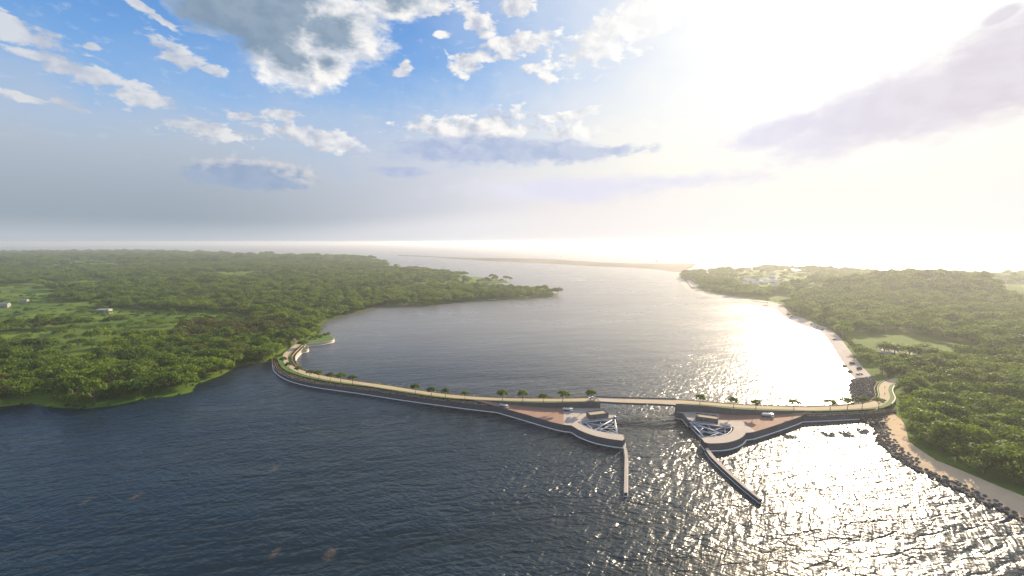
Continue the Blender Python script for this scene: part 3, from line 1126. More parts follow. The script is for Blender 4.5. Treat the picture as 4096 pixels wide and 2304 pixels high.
foot_ledge([Vector((p.x, p.y, 0)) for p in end_r], gpr, 0.4)

# bridge abutments: the channel faces under the deck
for emb, g, f in ((embL, hi[-1], f2[-1]), (embR, hr[0], None)):
    m = MB()
    if f is None:
        f = offset(smooth_line(RF_r, 60), 3.0)[0]
    a, b = Vector((g.x, g.y, 0)), Vector((f.x, f.y, 0))
    m.wall([a, b], g.z - 0.05, -1.5)
    m.build('abutment', M['concrete_dark'], emb)

# right embankment: verges, terraces, walls
n = 90
A, B = smooth_line(RN_r[1:], n), smooth_line(G_r, n)
A2 = smooth_line(RN_r[1:12], n)
mb = MB()
mb.ribbon(A2, setz(B, [p.z + 0.05 for p in B]))
mb.build('grass_verge', M['lawn'], embR)
# the verge swings on round the last bend to the wood
va = smooth_line(RN_r[11:], 50)
vb = smooth_line(road_pts([G_ for G_ in px(Z5, (1790, 705), (1838, 640), (1845, 600), (1815, 540), (1792, 470), (1822, 400), (1950, 338), (2150, 315))]), 50)
mb = MB(); mb.ribbon(va, setz(vb, [p.z + 0.05 for p in vb])); mb.build('grass_verge', M['lawn'], embR)
mb = MB()
vb_in = offset(vb, 0.45)
mb.ribbon(setz(vb_in, [p.z + 0.4 for p in vb]), setz(vb, [p.z + 0.4 for p in vb]))
mb.ribbon(setz(vb, [p.z + 0.4 for p in vb]), setz(vb, [p.z - 2.5 for p in vb]))
mb.ribbon(setz(vb_in, [p.z - 0.1 for p in vb]), setz(vb_in, [p.z + 0.4 for p in vb]))
mb.build('kerb', M['concrete_white'], embR)
ta = smooth_line(road_pts(px(Z5, (400, 838), (1000, 819), (1500, 797), (1860, 776)), -0.1), 60)
tb_w = smooth_line(W_r[4:], 60)
tb = setz(tb_w, [interp(i, (0, 12, 59), (4.4, 3.5, 3.4)) for i in range(60)])
terraces(embR, ta, tb, 3, 90, 3.4)
mb = MB()
mb.wall(tb, lambda i: tb[i].z, -1.5)
mb.build('sea_wall', M['concrete_dark'], embR)
foot_ledge(tb_w, embR)
f_ = smooth_line(RF_r, n)
g1 = offset(f_, 1.3)
g2 = offset(f_, 3.0)
mb = MB(); mb.ribbon(setz(g1, [p.z + 0.05 for p in g1]), f_); mb.build('grass_verge', M['lawn'], embR)
terraces(embR, addz(g1, 0.35)[::-1], addz(g2, -0.1)[::-1], 1, 130, 2.6)
mb = MB()
mb.ribbon(addz(offset(f_, 0.95), 0.35), addz(g1, 0.35))
mb.ribbon(addz(offset(f_, 0.95), 0.0), addz(offset(f_, 0.95), 0.35))
mb.build('kerb', M['concrete'], embR)
mb = MB(); mb.wall(g2, lambda i: g2[i].z - 0.1, -1.5); mb.build('rear_wall', M['concrete_dark'], embR)

# ---- bridge
br = empty('bridge')
tag(br, 'flat slab bridge carrying the road across the channel between the two gate platforms', 'bridge')
nl = [hi[-1].copy()] + [P(*p, 10.0) for p in px(Z3, (1500, 477), (1900, 488), (2300, 500))] + [hr[0].copy()]
fl = [f_p for f_p in smooth_line([F_[-1] + (f2[-1] - F_[-1]) * 0.45] + [offset(RF_b, 1.2)[1]] + [offset(f_, 1.3)[0]], 5)]
nl = smooth_line(nl, 5, 1)
mb = MB()
zt = 9.98
mb.ribbon(setz(nl, zt), setz(fl, zt))
mb.ribbon(setz(fl, zt - 1.25), setz(nl, zt - 1.25))
mb.ribbon(setz(nl, zt - 1.25), setz(nl, zt))
mb.ribbon(setz(fl, zt), setz(fl, zt - 1.25))
mb.build('deck', M['concrete'], br)
for ln, s in ((nl, 1), (fl, -1)):
    mb = MB()
    a = setz(offset(ln, 0.0), zt - 1.3)
    o1, o2 = offset(ln, -0.06 * s), offset(ln, 0.25 * s)
    hgt = 0.18 if s == 1 else 0.9
    mb.ribbon(setz(o1, zt - 1.3), setz(o1, zt + hgt))
    mb.ribbon(setz(o1, zt + hgt), setz(o2, zt + hgt))
    mb.ribbon(setz(o2, zt + hgt), setz(o2, zt))
    mb.build('parapet', M['concrete_dark'], br)
q = P(*Z3(1870, 490), 10.0)
mb = MB(); mb.box((q.x, q.y - 0.12, 9.3), (1.6, 0.12, 1.0)); mb.build('clearance_board', M['white_paint'], br)

# ---- sector gates
def sector_gate(label, piv, rad, t0, t1):
    root = local('sector_gate', (piv.x, piv.y, 0))
    tag(root, label, 'flood gate', 'sector gates of the barrage')
    d = lambda a, r, z: (math.cos(a) * r, math.sin(a) * r, z)
    zu, zl = 4.1, 1.3
    tm = t0 + (t1 - t0) * 0.52
    for z, rr in ((zu, 0.42), (zl, 0.32)):
        for a in (t0, tm, t1):
            m = MB(); m.tube([d(a, 0.8, z), d(a, rad - 0.6, z)], rr, 8); m.build('arm', M['steel'], root, smooth=True)
    for z in (zu, zl):
        for (a, b, nb) in ((t0, tm, 4), (tm, t1, 4)):
            for k in range(nb):
                r0, r1 = rad * (0.22 + 0.2 * k), rad * (0.22 + 0.2 * (k + 1))
                p, q_ = (d(a, min(r0, rad - .7), z), d(b, min(r1, rad - .7), z)) if k % 2 == 0 else (d(b, min(r0, rad - .7), z), d(a, min(r1, rad - .7), z))
                m = MB(); m.tube([p, q_], 0.2, 6); m.build('brace', M['steel'], root, smooth=True)
    for a in (t0, tm, t1):
        m = MB(); m.tube([d(a, rad - 1.0, zu), d(a, rad * 0.55, zl)], 0.16, 6); m.build('strut', M['steel'], root, smooth=True)
    arc = [Vector(d(a, rad - 0.5, 0)) for a in np.linspace(t0, t1, 30)]
    arci = [Vector(d(a, rad - 0.85, 0)) for a in np.linspace(t0, t1, 30)]
    m = MB()
    m.ribbon(setz(arc, 4.55), setz(arci, 4.55))
    m.wall(arc, 4.55, -1.4); m.wall(arci, 4.55, -1.4)
    m.build('skin_plate', M['steel'], root)
    m = MB(); m.tube([(0, 0, -1.4), (0, 0, 5.3)], [0.9, 0.9], 14); m.build('hinge_post', M['dark_steel'], root, smooth=True)
    m = MB(); m.tube([(0, 0, 5.3), (0, 0, 5.75)], [1.15, 0.95], 14); m.build('hinge_cap', M['steel'], root, smooth=True)
    return root


sector_gate('white tubular sector gate in the chamber of the wooded bank side platform', piv_l + Vector((-0.2, -0.5, 0)), RADL, ang0 - 0.02, ang1)
sector_gate('white tubular sector gate in the chamber of the beach side platform', piv_r + Vector((0.2, -0.5, 0)), RADR, bn0 + 0.02, bn1)


# ---- control houses
def control_house(label, corners, h, mt):
    """corners: roof outline, counter-clockwise"""
    root = empty('control_house')
    tag(root, label, 'building', 'gate control houses')
    c = sum(corners, Vector()) / 4
    inn = [p.lerp(c, 0.045) for p in corners]
    ring = corners + [corners[0]]
    ringi = inn + [inn[0]]
    m = MB()
    m.wall(ring, PZ + h, PZ - 0.1)
    m.ribbon(setz(ring, PZ + h), setz(ringi, PZ + h))
    m.wall(ringi, PZ + h, PZ + h - 0.7)
    m.build('wall', M[mt], root)
    m = MB(); m.poly(setz(inn, PZ + h - 0.6)); m.build('roof', M['roof_tan'], root)
    a, b = corners[0], corners[1]
    t = (b - a).normalized()
    nrm = Vector((t.y, -t.x, 0))
    mid = a.lerp(b, 0.25) + nrm * 0.05
    m = MB(); m.box((mid.x, mid.y, PZ + 1.05), (1.2, 0.1, 2.1), math.atan2(t.y, t.x)); m.build('door', M['dark_steel'], root)
    return root


hb = 3.4
control_house('grey control house with a sunken tan roof beside the wooded bank side gate', [P(*Z3(*p), PZ + hb) for p in ((900, 683), (1213, 645), (1140, 586), (832, 620))], hb, 'concrete_dark')
control_house('long grey control house with a pale flat roof beside the beach side gate', [P(*Z4(*p), PZ + hb) for p in ((566, 702), (952, 752), (952, 693), (570, 642))], hb, 'concrete_dark')


# ---- guide walls
def guide_wall(label, side_a, side_b, zs):
    root = empty('guide_wall')
    tag(root, label, 'guide wall', 'guide walls running out from the gate')
    n_ = 30
    a, b = smooth_line(side_a, n_, 1), smooth_line(side_b, n_, 1)
    z = [interp(i, (0, 3, n_ - 1), zs) for i in range(n_)]
    loop = a + b[::-1]
    m = MB()
    m.ribbon(setz(b, z), setz(a, z))
    m.build('cap', M['concrete'], root)
    m = MB()
    zz = z + z[::-1]
    lp = loop + [loop[0]]
    zz = zz + [zz[0]]
    m.wall(lp, lambda i: zz[i] - 0.003, -1.5)
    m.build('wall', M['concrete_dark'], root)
    m = MB()
    oa = offset(lp, -0.16)
    ob = offset(lp, 0.16)
    far = oa if (oa[5] - sum(loop, Vector()) / len(loop)).length > (ob[5] - sum(loop, Vector()) / len(loop)).length else ob
    m.ribbon(setz(lp, 0.4), setz(far, 0.3))
    m.ribbon(setz(far, 0.3), setz(far, -0.5))
    m.build('foot_ledge', M['concrete_white'], root)
    return root


guide_wall('straight pale topped guide wall running out from the nose of the wooded bank side platform',
           [P(*Z6(*p), 2.2) for p in ((318, 300), (342, 410), (338, 600), (331, 928))], [P(*Z6(*p), 2.2) for p in ((348, 288), (385, 385), (384, 600), (381, 928))], (3.0, 2.3, 2.2))
guide_wall('slanting dark sided guide wall running out from the nose of the beach side platform',
           [P(*Z6(*p), 2.2) for p in ((1442, 335), (1545, 470), (1900, 792), (2185, 1018))], [P(*Z6(*p), 2.2) for p in ((1490, 330), (1590, 455), (1950, 790), (2226, 1020))], (3.0, 2.3, 2.2))
#PART3
# ------------------------------------------------------------------ trees
def crown_mesh(name, seed, rx, rz, zc, clumps, per, leaf, m, flat=0.75, shell=0.55):
    """leaf-sized faces gathered in clumps over an uneven umbrella"""
    r = np.random.default_rng(seed)
    V, Fs = [], []
    for k in range(clumps):
        a = k * 2.39996 + r.uniform(-0.5, 0.5)
        q = math.sqrt((k + 0.5) / clumps)
        rr = rx * q * r.uniform(0.80, 1.06)
        cz = zc + rz * (math.sqrt(max(0.0, 1 - q * q * 0.92)) - 0.35) * r.uniform(0.75, 1.2)
        c = np.array([math.cos(a) * rr, math.sin(a) * rr, cz])
        cr = rx * r.uniform(0.24, 0.38)
        n = int(per * (cr / (0.31 * rx)) ** 2)
        d = r.normal(0, 1, (n, 3))
        d[:, 2] = d[:, 2] * 0.8 + 0.15
        d /= np.linalg.norm(d, axis=1)[:, None]
        rad = cr * r.uniform(shell, 1.12, n)
        p = c + d * rad[:, None] * np.array([1, 1, flat])
        nn = d * 0.9 + r.normal(0, 0.55, (n, 3)) + np.array([0, 0, 0.25])
        nn /= np.linalg.norm(nn, axis=1)[:, None]
        t = np.cross(nn, r.normal(0, 1, (n, 3)))
        t /= np.linalg.norm(t, axis=1)[:, None]
        b = np.cross(nn, t)
        s = leaf * r.uniform(0.6, 1.3, n)[:, None]
        base = len(V)
        quad = np.stack([p - t * s, p - b * s * 0.62, p + t * s, p + b * s * 0.62], 1).reshape(-1, 3)
        V += quad.tolist()
        Fs += [(base + 4 * i, base + 4 * i + 1, base + 4 * i + 2, base + 4 * i + 3) for i in range(n)]
    me = bpy.data.meshes.new(name)
    me.from_pydata(V, [], Fs)
    me.materials.append(m)
    me.update()
    return me


def trunk_mesh(name, seed, h, r0, spread, limbs, m, z_fork=0.5):
    r = random.Random(seed)
    mb_ = MB()
    lean = Vector((r.uniform(-.06, .06), r.uniform(-.06, .06), 0)) * h
    fork = Vector((lean.x, lean.y, h * z_fork))
    mb_.tube([(0, 0, -0.6), (lean.x * .4, lean.y * .4, h * z_fork * .5), fork], [r0 * 1.35, r0, r0 * .8], 7)
    for k in range(limbs):
        a = k * 2 * math.pi / limbs + r.uniform(-.4, .4)
        out_ = spread * r.uniform(0.55, 0.9)
        e = Vector((math.cos(a) * out_, math.sin(a) * out_, h * r.uniform(0.78, 0.95)))
        mid_ = fork.lerp(e, 0.5) + Vector((0, 0, -h * 0.04))
        mb_.tube([fork, mid_, e], [r0 * .6, r0 * .38, r0 * .14], 5)
    mb_.tube([fork, Vector((lean.x, lean.y, h * .92))], [r0 * .6, r0 * .2], 5)
    o = mb_.build(name, m, smooth=True)
    me = o.data
    bpy.data.objects.remove(o)
    return me


def tree_from(name, crown, trunk, loc, scale, rz, label, group=None, cat='tree'):
    root = local(name, loc, rz)
    root.scale = (scale[0], scale[1], scale[2]) if hasattr(scale, '__len__') else (scale,) * 3
    tag(root, label, cat, group)
    for nm, me in (('trunk', trunk), ('crown', crown)):
        o = bpy.data.objects.new(nm, me)
        col.objects.link(o)
        o.parent = root
    return root


FOREST = []     # (crown mesh, trunk mesh); unit size: about 14 m wide, 10 m tall
for k in range(6):
    FOREST.append((crown_mesh('crown', 100 + k, (7.6, 6.2, 8.2)[k % 3], (2.9, 5.6, 3.8)[k % 3], (6.2, 7.0, 6.4)[k % 3], (16, 15, 20)[k % 3], 58, 0.62, M['leaf']),
                   trunk_mesh('trunk', 50 + k, 8.0, 0.34, 5.2, 5, M['bark'], 0.42)))
OLIVE = [(crown_mesh('crown', 130 + k, 6.6, 3.6, 6.2, 16, 64, 0.58, M['leaf_warm']), trunk_mesh('trunk', 60 + k, 8.0, 0.3, 4.6, 5, M['bark'], 0.42)) for k in range(2)]
STREET = [(crown_mesh('crown', 150 + k, 3.6, 2.9, 5.4, 17, 74, 0.40, M['leaf_street'], shell=0.4), trunk_mesh('trunk', 70 + k, 8.2, 0.2, 2.5, 5, M['bark_pale'], 0.45)) for k in range(4)]
FLAT = [(crown_mesh('crown', 160 + k, 4.1, 2.0, 6.4, 15, 66, 0.40, M['leaf_street'], 0.65, 0.4), trunk_mesh('trunk', 80 + k, 8.2, 0.2, 3.2, 6, M['bark_pale'], 0.42)) for k in range(2)]

# trees lining the road: pixel at the foot, height in pixels of the crop, flat crowned or round
_street = [(Z1, 350, 765, 150, 0), (Z1, 455, 858, 150, 0), (Z1, 615, 918, 142, 0), (Z1, 812, 985, 145, 0), (Z1, 960, 1008, 160, 0), (Z1, 1155, 1040, 155, 0), (Z1, 1338, 1068, 185, 0), (Z1, 1537, 1097, 175, 0),
           (Z2, 260, 315, 182, 0), (Z2, 532, 350, 162, 0), (Z2, 770, 376, 168, 0), (Z2, 1108, 408, 152, 0), (Z2, 1747, 446, 212, 0), (Z2, 2095, 458, 216, 0), (Z2, 2443, 466, 165, 0),
           (Z3, 432, 462, 216, 0), (Z3, 905, 452, 214, 0), (Z4, 638, 498, 182, 0), (Z4, 1213, 560, 195, 0), (Z4, 1590, 580, 176, 0), (Z4, 2238, 606, 188, 1),
           (Z5, 725, 824, 198, 1), (Z5, 1015, 818, 222, 1), (Z5, 1270, 797, 215, 1), (Z5, 1555, 784, 185, 1)]
_where = ['half hidden by the wood at the causeway start', 'on the tight bend of the causeway', 'where the causeway bend opens out',
          'first of the five evenly spaced trees after the bend', 'second of the five evenly spaced trees after the bend', 'third of the five evenly spaced trees after the bend',
          'fourth of the five evenly spaced trees after the bend', 'last of the five evenly spaced trees after the bend',
          'first of four above the terraces mid causeway', 'second of four above the terraces mid causeway', 'third of four above the terraces mid causeway',
          'above the terraces, beside the top of the ramp', 'directly above the tanker coming down the ramp', 'second along the retaining wall from the ramp tanker',
          'smallest tree along the retaining wall above the brown paving', 'above the tanker parked by the retaining wall', 'beside the white pickup near the bridge',
          'first after the bridge on the beach side', 'second after the bridge, above the brown paving edge', 'third after the bridge, close to the second',
          'above the tanker on the beach side platform', 'first of four above the beach side terraces', 'second of four above the beach side terraces',
          'third of four above the beach side terraces', 'where the road turns to the beach forest']
for i, ((tr, zx, zy, hpx, fl), wh) in enumerate(zip(_street, _where)):
    sx, sy = tr(zx, zy)
    z = zr(sx) + 0.02
    p = P(sx, sy, z)
    hm = hpx * 0.23465 * ((p - Vector((0, 0, H))).dot(FWD)) / F
    cr, tk = (FLAT[i % 2] if fl else STREET[i % 4])
    s = hm / 8.6
    tree_from('street_tree', cr, tk, p, (s * random.uniform(.95, 1.1), s * random.uniform(.95, 1.1), s), random.uniform(0, 6.28),
              ('flat crowned' if fl else 'small round crowned') + ' street tree ' + wh, 'trees lining the causeway road')
p = P(*Z1(698, 492), 3.45)
tree_from('street_tree', STREET[0][0], STREET[0][1], p, (1.75, 1.75, 1.25), 1.0, 'wide leafy tree growing in the small round walled bay', 'trees lining the causeway road')

# ---- where the forest trees stand
def in_px(poly_px, xy, z=2.0):
    q = np.array([to_px((x, y, z)) for x, y in xy])
    return inside(np.array(poly_px), q)


def hexgrid(poly, step, d0, d1, seed):
    r = np.random.default_rng(seed)
    lo, hi = poly.min(0), poly.max(0)
    gx = np.arange(max(lo[0], -d1 * 1.3), min(hi[0], d1 * 1.3), step)
    gy = np.arange(max(lo[1], 60), min(hi[1], d1), step * 0.87)
    g = np.stack(np.meshgrid(gx, gy), -1)
    g[1::2, :, 0] += step / 2
    g = g.reshape(-1, 2) + r.uniform(-step * .33, step * .33, (g.shape[0] * g.shape[1], 2))
    dd = np.hypot(*g.T)
    g = g[(dd >= d0) & (dd < d1)]
    # within the picture, with a margin for crowns and for a step aside
    u = g[:, 0] / np.maximum(g[:, 1] * math.cos(PITCH) + H * math.sin(PITCH), 1)
    g = g[np.abs(u) * F < 2048 + 260 + 40000 / np.maximum(np.hypot(*g.T), 100)]
    return g[inside(poly, g)]


road_line = arr(RN_l[:16] + RN_r)
W_arr = arr(W_l[:14])
head_poly = arr(hd + back)
meadow = px(DD, (-150, 735), (100, 733), (170, 738), (140, 758), (230, 776), (400, 783), (560, 790), (650, 800), (660, 818), (480, 822), (300, 818), (0, 824), (-150, 832))
K6 = crop(0, 1300, 0.46584)
clearing = px(K6, (-200, 85), (-200, 250), (230, 190), (470, 215), (520, 345), (820, 340), (900, 245), (1150, 150), (1560, 125), (1600, 25), (900, 5), (300, 60))
shoregrass = px(K6, (80, 690), (200, 640), (330, 590), (420, 590), (440, 680), (620, 710), (800, 690), (980, 690), (980, 720), (500, 770), (100, 740))
pale1 = px(DD, (100, 668), (180, 655), (260, 662), (330, 676), (300, 690), (180, 684))
pale2 = px(DD, (500, 690), (560, 684), (690, 692), (720, 700), (600, 706))
tip_a = px(DD, (1285, 725), (1440, 725), (1440, 765), (1285, 765))
tip_b = px(DD, (1195, 696), (1310, 696), (1310, 724), (1195, 722))
olive = px(DD, (420, 868), (400, 838), (480, 815), (640, 815), (740, 826), (735, 858), (620, 862))


def left_sites():
    out = []
    for (d0, d1, step, sc) in ((250, 760, 12.2, 1.2), (760, 1500, 13.5, 1.25), (1500, 3000, 22, 1.9), (3000, 6800, 46, 3.6)):
        g = hexgrid(left_poly, step, d0, d1, int(d0))
        ds = dist_to(left_poly, g)
        lim = np.where(np.hypot(*g.T) < 800, 3.2, 2.5)
        r = np.random.default_rng(int(d1))
        ok = ds > lim * r.uniform(0.7, 1.8, len(g))
        ok &= dist_to(road_line, g, False) > 10.5
        ok &= dist_to(W_arr, g, False) > 7
        ok &= ~inside(head_poly, g)
        ok &= ~(in_px(clearing, g)) | (r.random(len(g)) < 0.05)
        ok &= ~(in_px(meadow, g)) | (r.random(len(g)) < 0.30)
        ok &= ~(in_px(shoregrass, g))
        ok &= ~(in_px(tip_a, g) | in_px(tip_b, g)) | (r.random(len(g)) < 0.55)
        ok &= ~((in_px(pale1, g)) | (in_px(pale2, g))) | (r.random(len(g)) < 0.2)
        far = np.hypot(*g.T)
        ok &= ~((far > 1200) & (vnoise(g, 0.006, 31) > 0.66) & (r.random(len(g)) < 0.8))
        me = in_px(meadow, g)
        ol = in_px(olive, g)
        for q, k_, m_, o_, f in zip(g, ok, me, ol, far):
            if k_:
                s = sc * r.uniform(0.62, 1.28) * (0.5 if m_ else 1.0)
                out.append((q[0], q[1], s, s * r.uniform(0.85, 1.2) * (0.72 if f > 1500 else 1.0), r.uniform(0, 6.28), 6 if (o_ or r.random() < 0.06) else int(r.integers(0, 6))))
    return out


lawn_px = px(Q7, (-80, 270), (160, 275), (330, 285), (600, 255), (840, 275), (1000, 330), (1240, 385), (1400, 415), (1760, 488), (1760, 545), (1300, 590), (1120, 625), (900, 680), (740, 650), (640, 640), (520, 700), (380, 690), (280, 690), (130, 500), (-20, 420))
tent_px = px(Q7, (815, 640), (930, 615), (1040, 660), (1030, 745), (900, 770), (820, 700))
field_px = px(Q5, (2130, 480), (2330, 455), (2700, 430), (2700, 660), (2400, 610))
town_px = px(Q5, (-40, 300), (450, 330), (640, 400), (560, 470), (380, 520), (150, 530), (-100, 500), (-200, 300))
green2_px = px(Q5, (-250, 600), (-100, 540), (100, 575), (230, 560), (420, 545), (720, 490), (690, 545), (480, 580), (330, 640), (0, 600))
pond_a = px(Q4, (1715, 395), (1760, 380), (1850, 385), (1835, 440), (1850, 520), (1810, 525), (1790, 470))
pond_b = px(Q5, (2060, 398), (2140, 385), (2240, 400), (2200, 440), (2160, 468), (2130, 440))
sand_a = px(Q4, (1560, 490), (1600, 480), (1650, 520), (1715, 548), (1650, 575), (1610, 560))
plaza_px = px(Q5, (20, 592), (190, 575), (325, 594), (318, 622), (230, 612), (150, 612))
paths_px = [px(Q7, (1270, 170), (1660, 160), (1660, 225), (1300, 205)), px(Q7, (1960, 320), (2300, 380), (2300, 470), (2100, 410)), px(Z7, (1560, 90), (1720, 130), (1960, 270), (2200, 360), (2200, 420), (1900, 330), (1700, 210))]


def right_sites():
    out = []
    for (d0, d1, step, sc) in ((150, 760, 11.4, 1.1), (760, 1300, 13.0, 1.2), (1300, 3200, 20, 1.6)):
        g = hexgrid(right_poly, step, d0, d1, int(d0) + 5)
        r = np.random.default_rng(int(d1) + 9)
        ds = dist_to(right_poly, g)
        ok = ds > 4.0 * r.uniform(0.7, 1.6, len(g))
        ok &= dist_to(road_line, g, False) > 9.5
        for poly in [lawn_px, tent_px, field_px] + paths_px:
            ok &= ~in_px(poly, g, 4.5)
        ok &= ~(in_px(town_px, g)) | (r.random(len(g)) < 0.28)
        for poly in (pond_a, pond_b, sand_a, plaza_px):
            ok &= ~in_px(poly, g, 4.5)
        ok &= ~(in_px(green2_px, g)) | (r.random(len(g)) < 0.10)
        t = in_px(town_px, g)
        for q, k_, t_ in zip(g, ok, t):
            if k_:
                s = sc * r.uniform(0.65, 1.25) * (0.7 if t_ else 1)
                out.append((q[0], q[1], s, s * r.uniform(0.9, 1.2), r.uniform(0, 6.28), 6 if r.random() < 0.10 else int(r.integers(0, 6))))
    return out


def plant(sites, hf, n_single, name, names_fn, stuff_name, stuff_label):
    xy = np.array([(s[0], s[1]) for s in sites])
    zz = hf(xy)
    order = np.argsort(np.hypot(*xy.T))
    vis = [i for i in order if -60 < to_px((xy[i, 0], xy[i, 1], zz[i] + 6))[0] < 4156 and to_px((xy[i, 0], xy[i, 1], zz[i] + 6))[1] < 2330]
    single = set(vis[:n_single])
    src = {}
    for i in vis[:n_single]:
        x, y, s, sz, rz, k = sites[i]
        cr, tk = FOREST[k] if k < 6 else OLIVE[i % 2]
        lab, grp = names_fn(x, y, k)
        tree_from(name, cr, tk, (x, y, zz[i] - 0.15), (s, s, sz), rz, lab, grp)
    rest = [i for i in order if i not in single]
    scatter(stuff_name, stuff_label, [(sites[i], zz[i]) for i in rest])


def scatter(name, label, items):
    """one mass of forest: the same crowns stood on many points"""
    me = bpy.data.meshes.new(name)
    me.from_pydata([(s[0], s[1], z - 0.15) for s, z in items], [], [])
    for nm, vals in (('sx', [s[2] for s, z in items]), ('sz', [s[3] for s, z in items]), ('rz', [s[4] for s, z in items])):
        at = me.attributes.new(nm, 'FLOAT', 'POINT')
        at.data.foreach_set('value', vals)
    at = me.attributes.new('kind', 'INT', 'POINT')
    at.data.foreach_set('value', [s[5] for s, z in items])
    o = bpy.data.objects.new(name, me)
    col.objects.link(o)
    tag(o, label, kind='stuff')
    ng = bpy.data.node_groups.new(name, 'GeometryNodeTree')
    ng.interface.new_socket('Geometry', in_out='INPUT', socket_type='NodeSocketGeometry')
    ng.interface.new_socket('Geometry', in_out='OUTPUT', socket_type='NodeSocketGeometry')
    N_ = ng.nodes.new
    gi, go = N_('NodeGroupInput'), N_('NodeGroupOutput')
    join = N_('GeometryNodeJoinGeometry')

    def attr(nm, typ='FLOAT'):
        a = N_('GeometryNodeInputNamedAttribute')
        a.data_type = typ
        a.inputs['Name'].default_value = nm
        return a.outputs[0]
    cs = N_('ShaderNodeCombineXYZ')
    ng.links.new(attr('sx'), cs.inputs[0]); ng.links.new(attr('sx'), cs.inputs[1]); ng.links.new(attr('sz'), cs.inputs[2])
    cr = N_('ShaderNodeCombineXYZ')
    ng.links.new(attr('rz'), cr.inputs[2])
    er = N_('FunctionNodeEulerToRotation')
    ng.links.new(cr.outputs[0], er.inputs[0])
    kd = attr('kind', 'INT')
    for k in range(7):
        ob = STAND_IN_CROWNS[k]
        cmp_ = N_('FunctionNodeCompare')
        cmp_.data_type = 'INT'
        cmp_.operation = 'EQUAL'
        ng.links.new(kd, cmp_.inputs[2])
        cmp_.inputs[3].default_value = k
        oi = N_('GeometryNodeObjectInfo')
        oi.transform_space = 'ORIGINAL'
        oi.inputs['Object'].default_value = ob
        oi.inputs['As Instance'].default_value = True
        ip = N_('GeometryNodeInstanceOnPoints')
        ng.links.new(gi.outputs[0], ip.inputs['Points'])
        ng.links.new(cmp_.outputs[0], ip.inputs['Selection'])
        ng.links.new(oi.outputs['Geometry'], ip.inputs['Instance'])
        ng.links.new(er.outputs[0], ip.inputs['Rotation'])
        ng.links.new(cs.outputs[0], ip.inputs['Scale'])
        ng.links.new(ip.outputs[0], join.inputs[0])
    ng.links.new(join.outputs[0], go.inputs[0])
    md = o.modifiers.new('scatter', 'NODES')
    md.node_group = ng
    return o


# lone trees of the grassy clearing on the wooded bank
lone = [(215, 130), (355, 105), (515, 100), (610, 135), (780, 130), (910, 62), (930, 112), (1020, 136), (1085, 52), (1130, 120), (1360, 118), (1500, 112),
        (797, 322), (450, 356), (675, 196), (790, 206), (590, 252), (905, 308), (1210, 30), (640, 68), (570, 62), (1180, 176)]
STAND_IN_CROWNS = {}
for i, (a, b) in enumerate(lone):
    p = P(*K6(a, b), 2.6)
    p.z = float(left_h(np.array([[p.x, p.y]]))[0]) - 0.1
    s = random.uniform(0.9, 1.2)
    t = tree_from('meadow_tree', *FOREST[i % 6], p, (s, s, s * 1.05), random.uniform(0, 6.28), 'spreading green tree with a bare trunk standing in the open grass behind the bank wood', 'lone trees of the grassy clearing')
    if i < 6:
        STAND_IN_CROWNS[i] = [c for c in t.children if 'crown' in c.name][0]
p = P(*DD(560, 842), 2.6)
p.z = float(left_h(np.array([[p.x, p.y]]))[0])
t = tree_from('olive_tree', *OLIVE[0], p, 1.1, 0.4, 'big olive brown tree at the top of the dark wood beside the causeway bend')
STAND_IN_CROWNS[6] = [c for c in t.children if 'crown' in c.name][0]


def left_names(x, y, k):
    if k == 6:
        return 'olive brown leaved tree among the greener trees of the wooded bank', 'olive trees of the wooded bank'
    d = float(dist_to(left_poly, np.array([[x, y]]))[0])
    if d < 22:
        return 'bushy green tree on the wooded bank, in the front row along the dark water', 'front row trees of the wooded bank'
    return 'dense green tree inside the wood of the shaded bank, behind the front row', 'inner trees of the wooded bank'


def right_names(x, y, k):
    if k == 6:
        return 'olive leaved tree among the greener trees of the beach forest', 'olive trees of the beach forest'
    d = float(dist_to(right_poly, np.array([[x, y]]))[0])
    if d < 16:
        return 'sunlit tree at the edge of the beach forest, its trunk showing above the sand', 'edge trees of the beach forest'
    return 'sunlit yellow green tree deep in the forest behind the beach', 'inner trees of the beach forest'


plant(left_sites(), left_h, 135, 'bank_tree', left_names, 'bank_forest', 'wide mass of dark green forest stretching back over the wooded bank')
plant(right_sites(), right_h, 135, 'beach_forest_tree', right_names, 'hill_forest', 'hazy forest covering the low hill and ground behind the beach')

# mangroves on the two spits of the wooded bank
for i, (a, b, s) in enumerate(((1403, 742, 1.5), (1382, 745, 0.9), (1362, 745, 1.25), (1349, 748, 1.0), (1336, 746, 1.3), (1318, 750, 1.0), (1300, 747, 1.35), (1290, 751, 1.1), (1372, 741, 0.8), (1327, 741, 0.9),
                               (1284, 708, 1.0), (1272, 706, 1.2), (1262, 709, 0.8), (1247, 708, 1.3), (1232, 712, 1.0), (1215, 713, 1.3), (1204, 716, 1.1))):
    p = P(*DD(a, b))
    p.z = 0.2
    near = b > 730
    lab = 'mangrove tree at the very tip of the nearer wooded spit' if i == 0 else ('mangrove tree along the nearer wooded spit' if near else 'mangrove tree on the farther thin spit')
    tree_from('mangrove_tree', *FOREST[i % 6], p, (s * 1.1, s * 1.1, s * 1.3), i * 1.7, lab, None if i == 0 else ('mangroves of the nearer spit' if near else 'mangroves of the farther spit'))

# trees on the sandbank
for i, (a, b, s) in enumerate(((1220, 292, 1.1), (780, 275, 0.7), (730, 278, 0.6), (645, 270, 0.6), (240, 240, 0.8), (120, 238, 0.8))):
    p = P(*Q4(a, b), 3.5)
    tree_from('sandbank_tree', *FOREST[i % 6], p, (s * .8, s * .8, s * 1.6), i, 'tallest lone tree on the far sandbank' if i == 0 else 'tiny dark tree on the far sandbank', None if i == 0 else 'small trees on the sandbank')


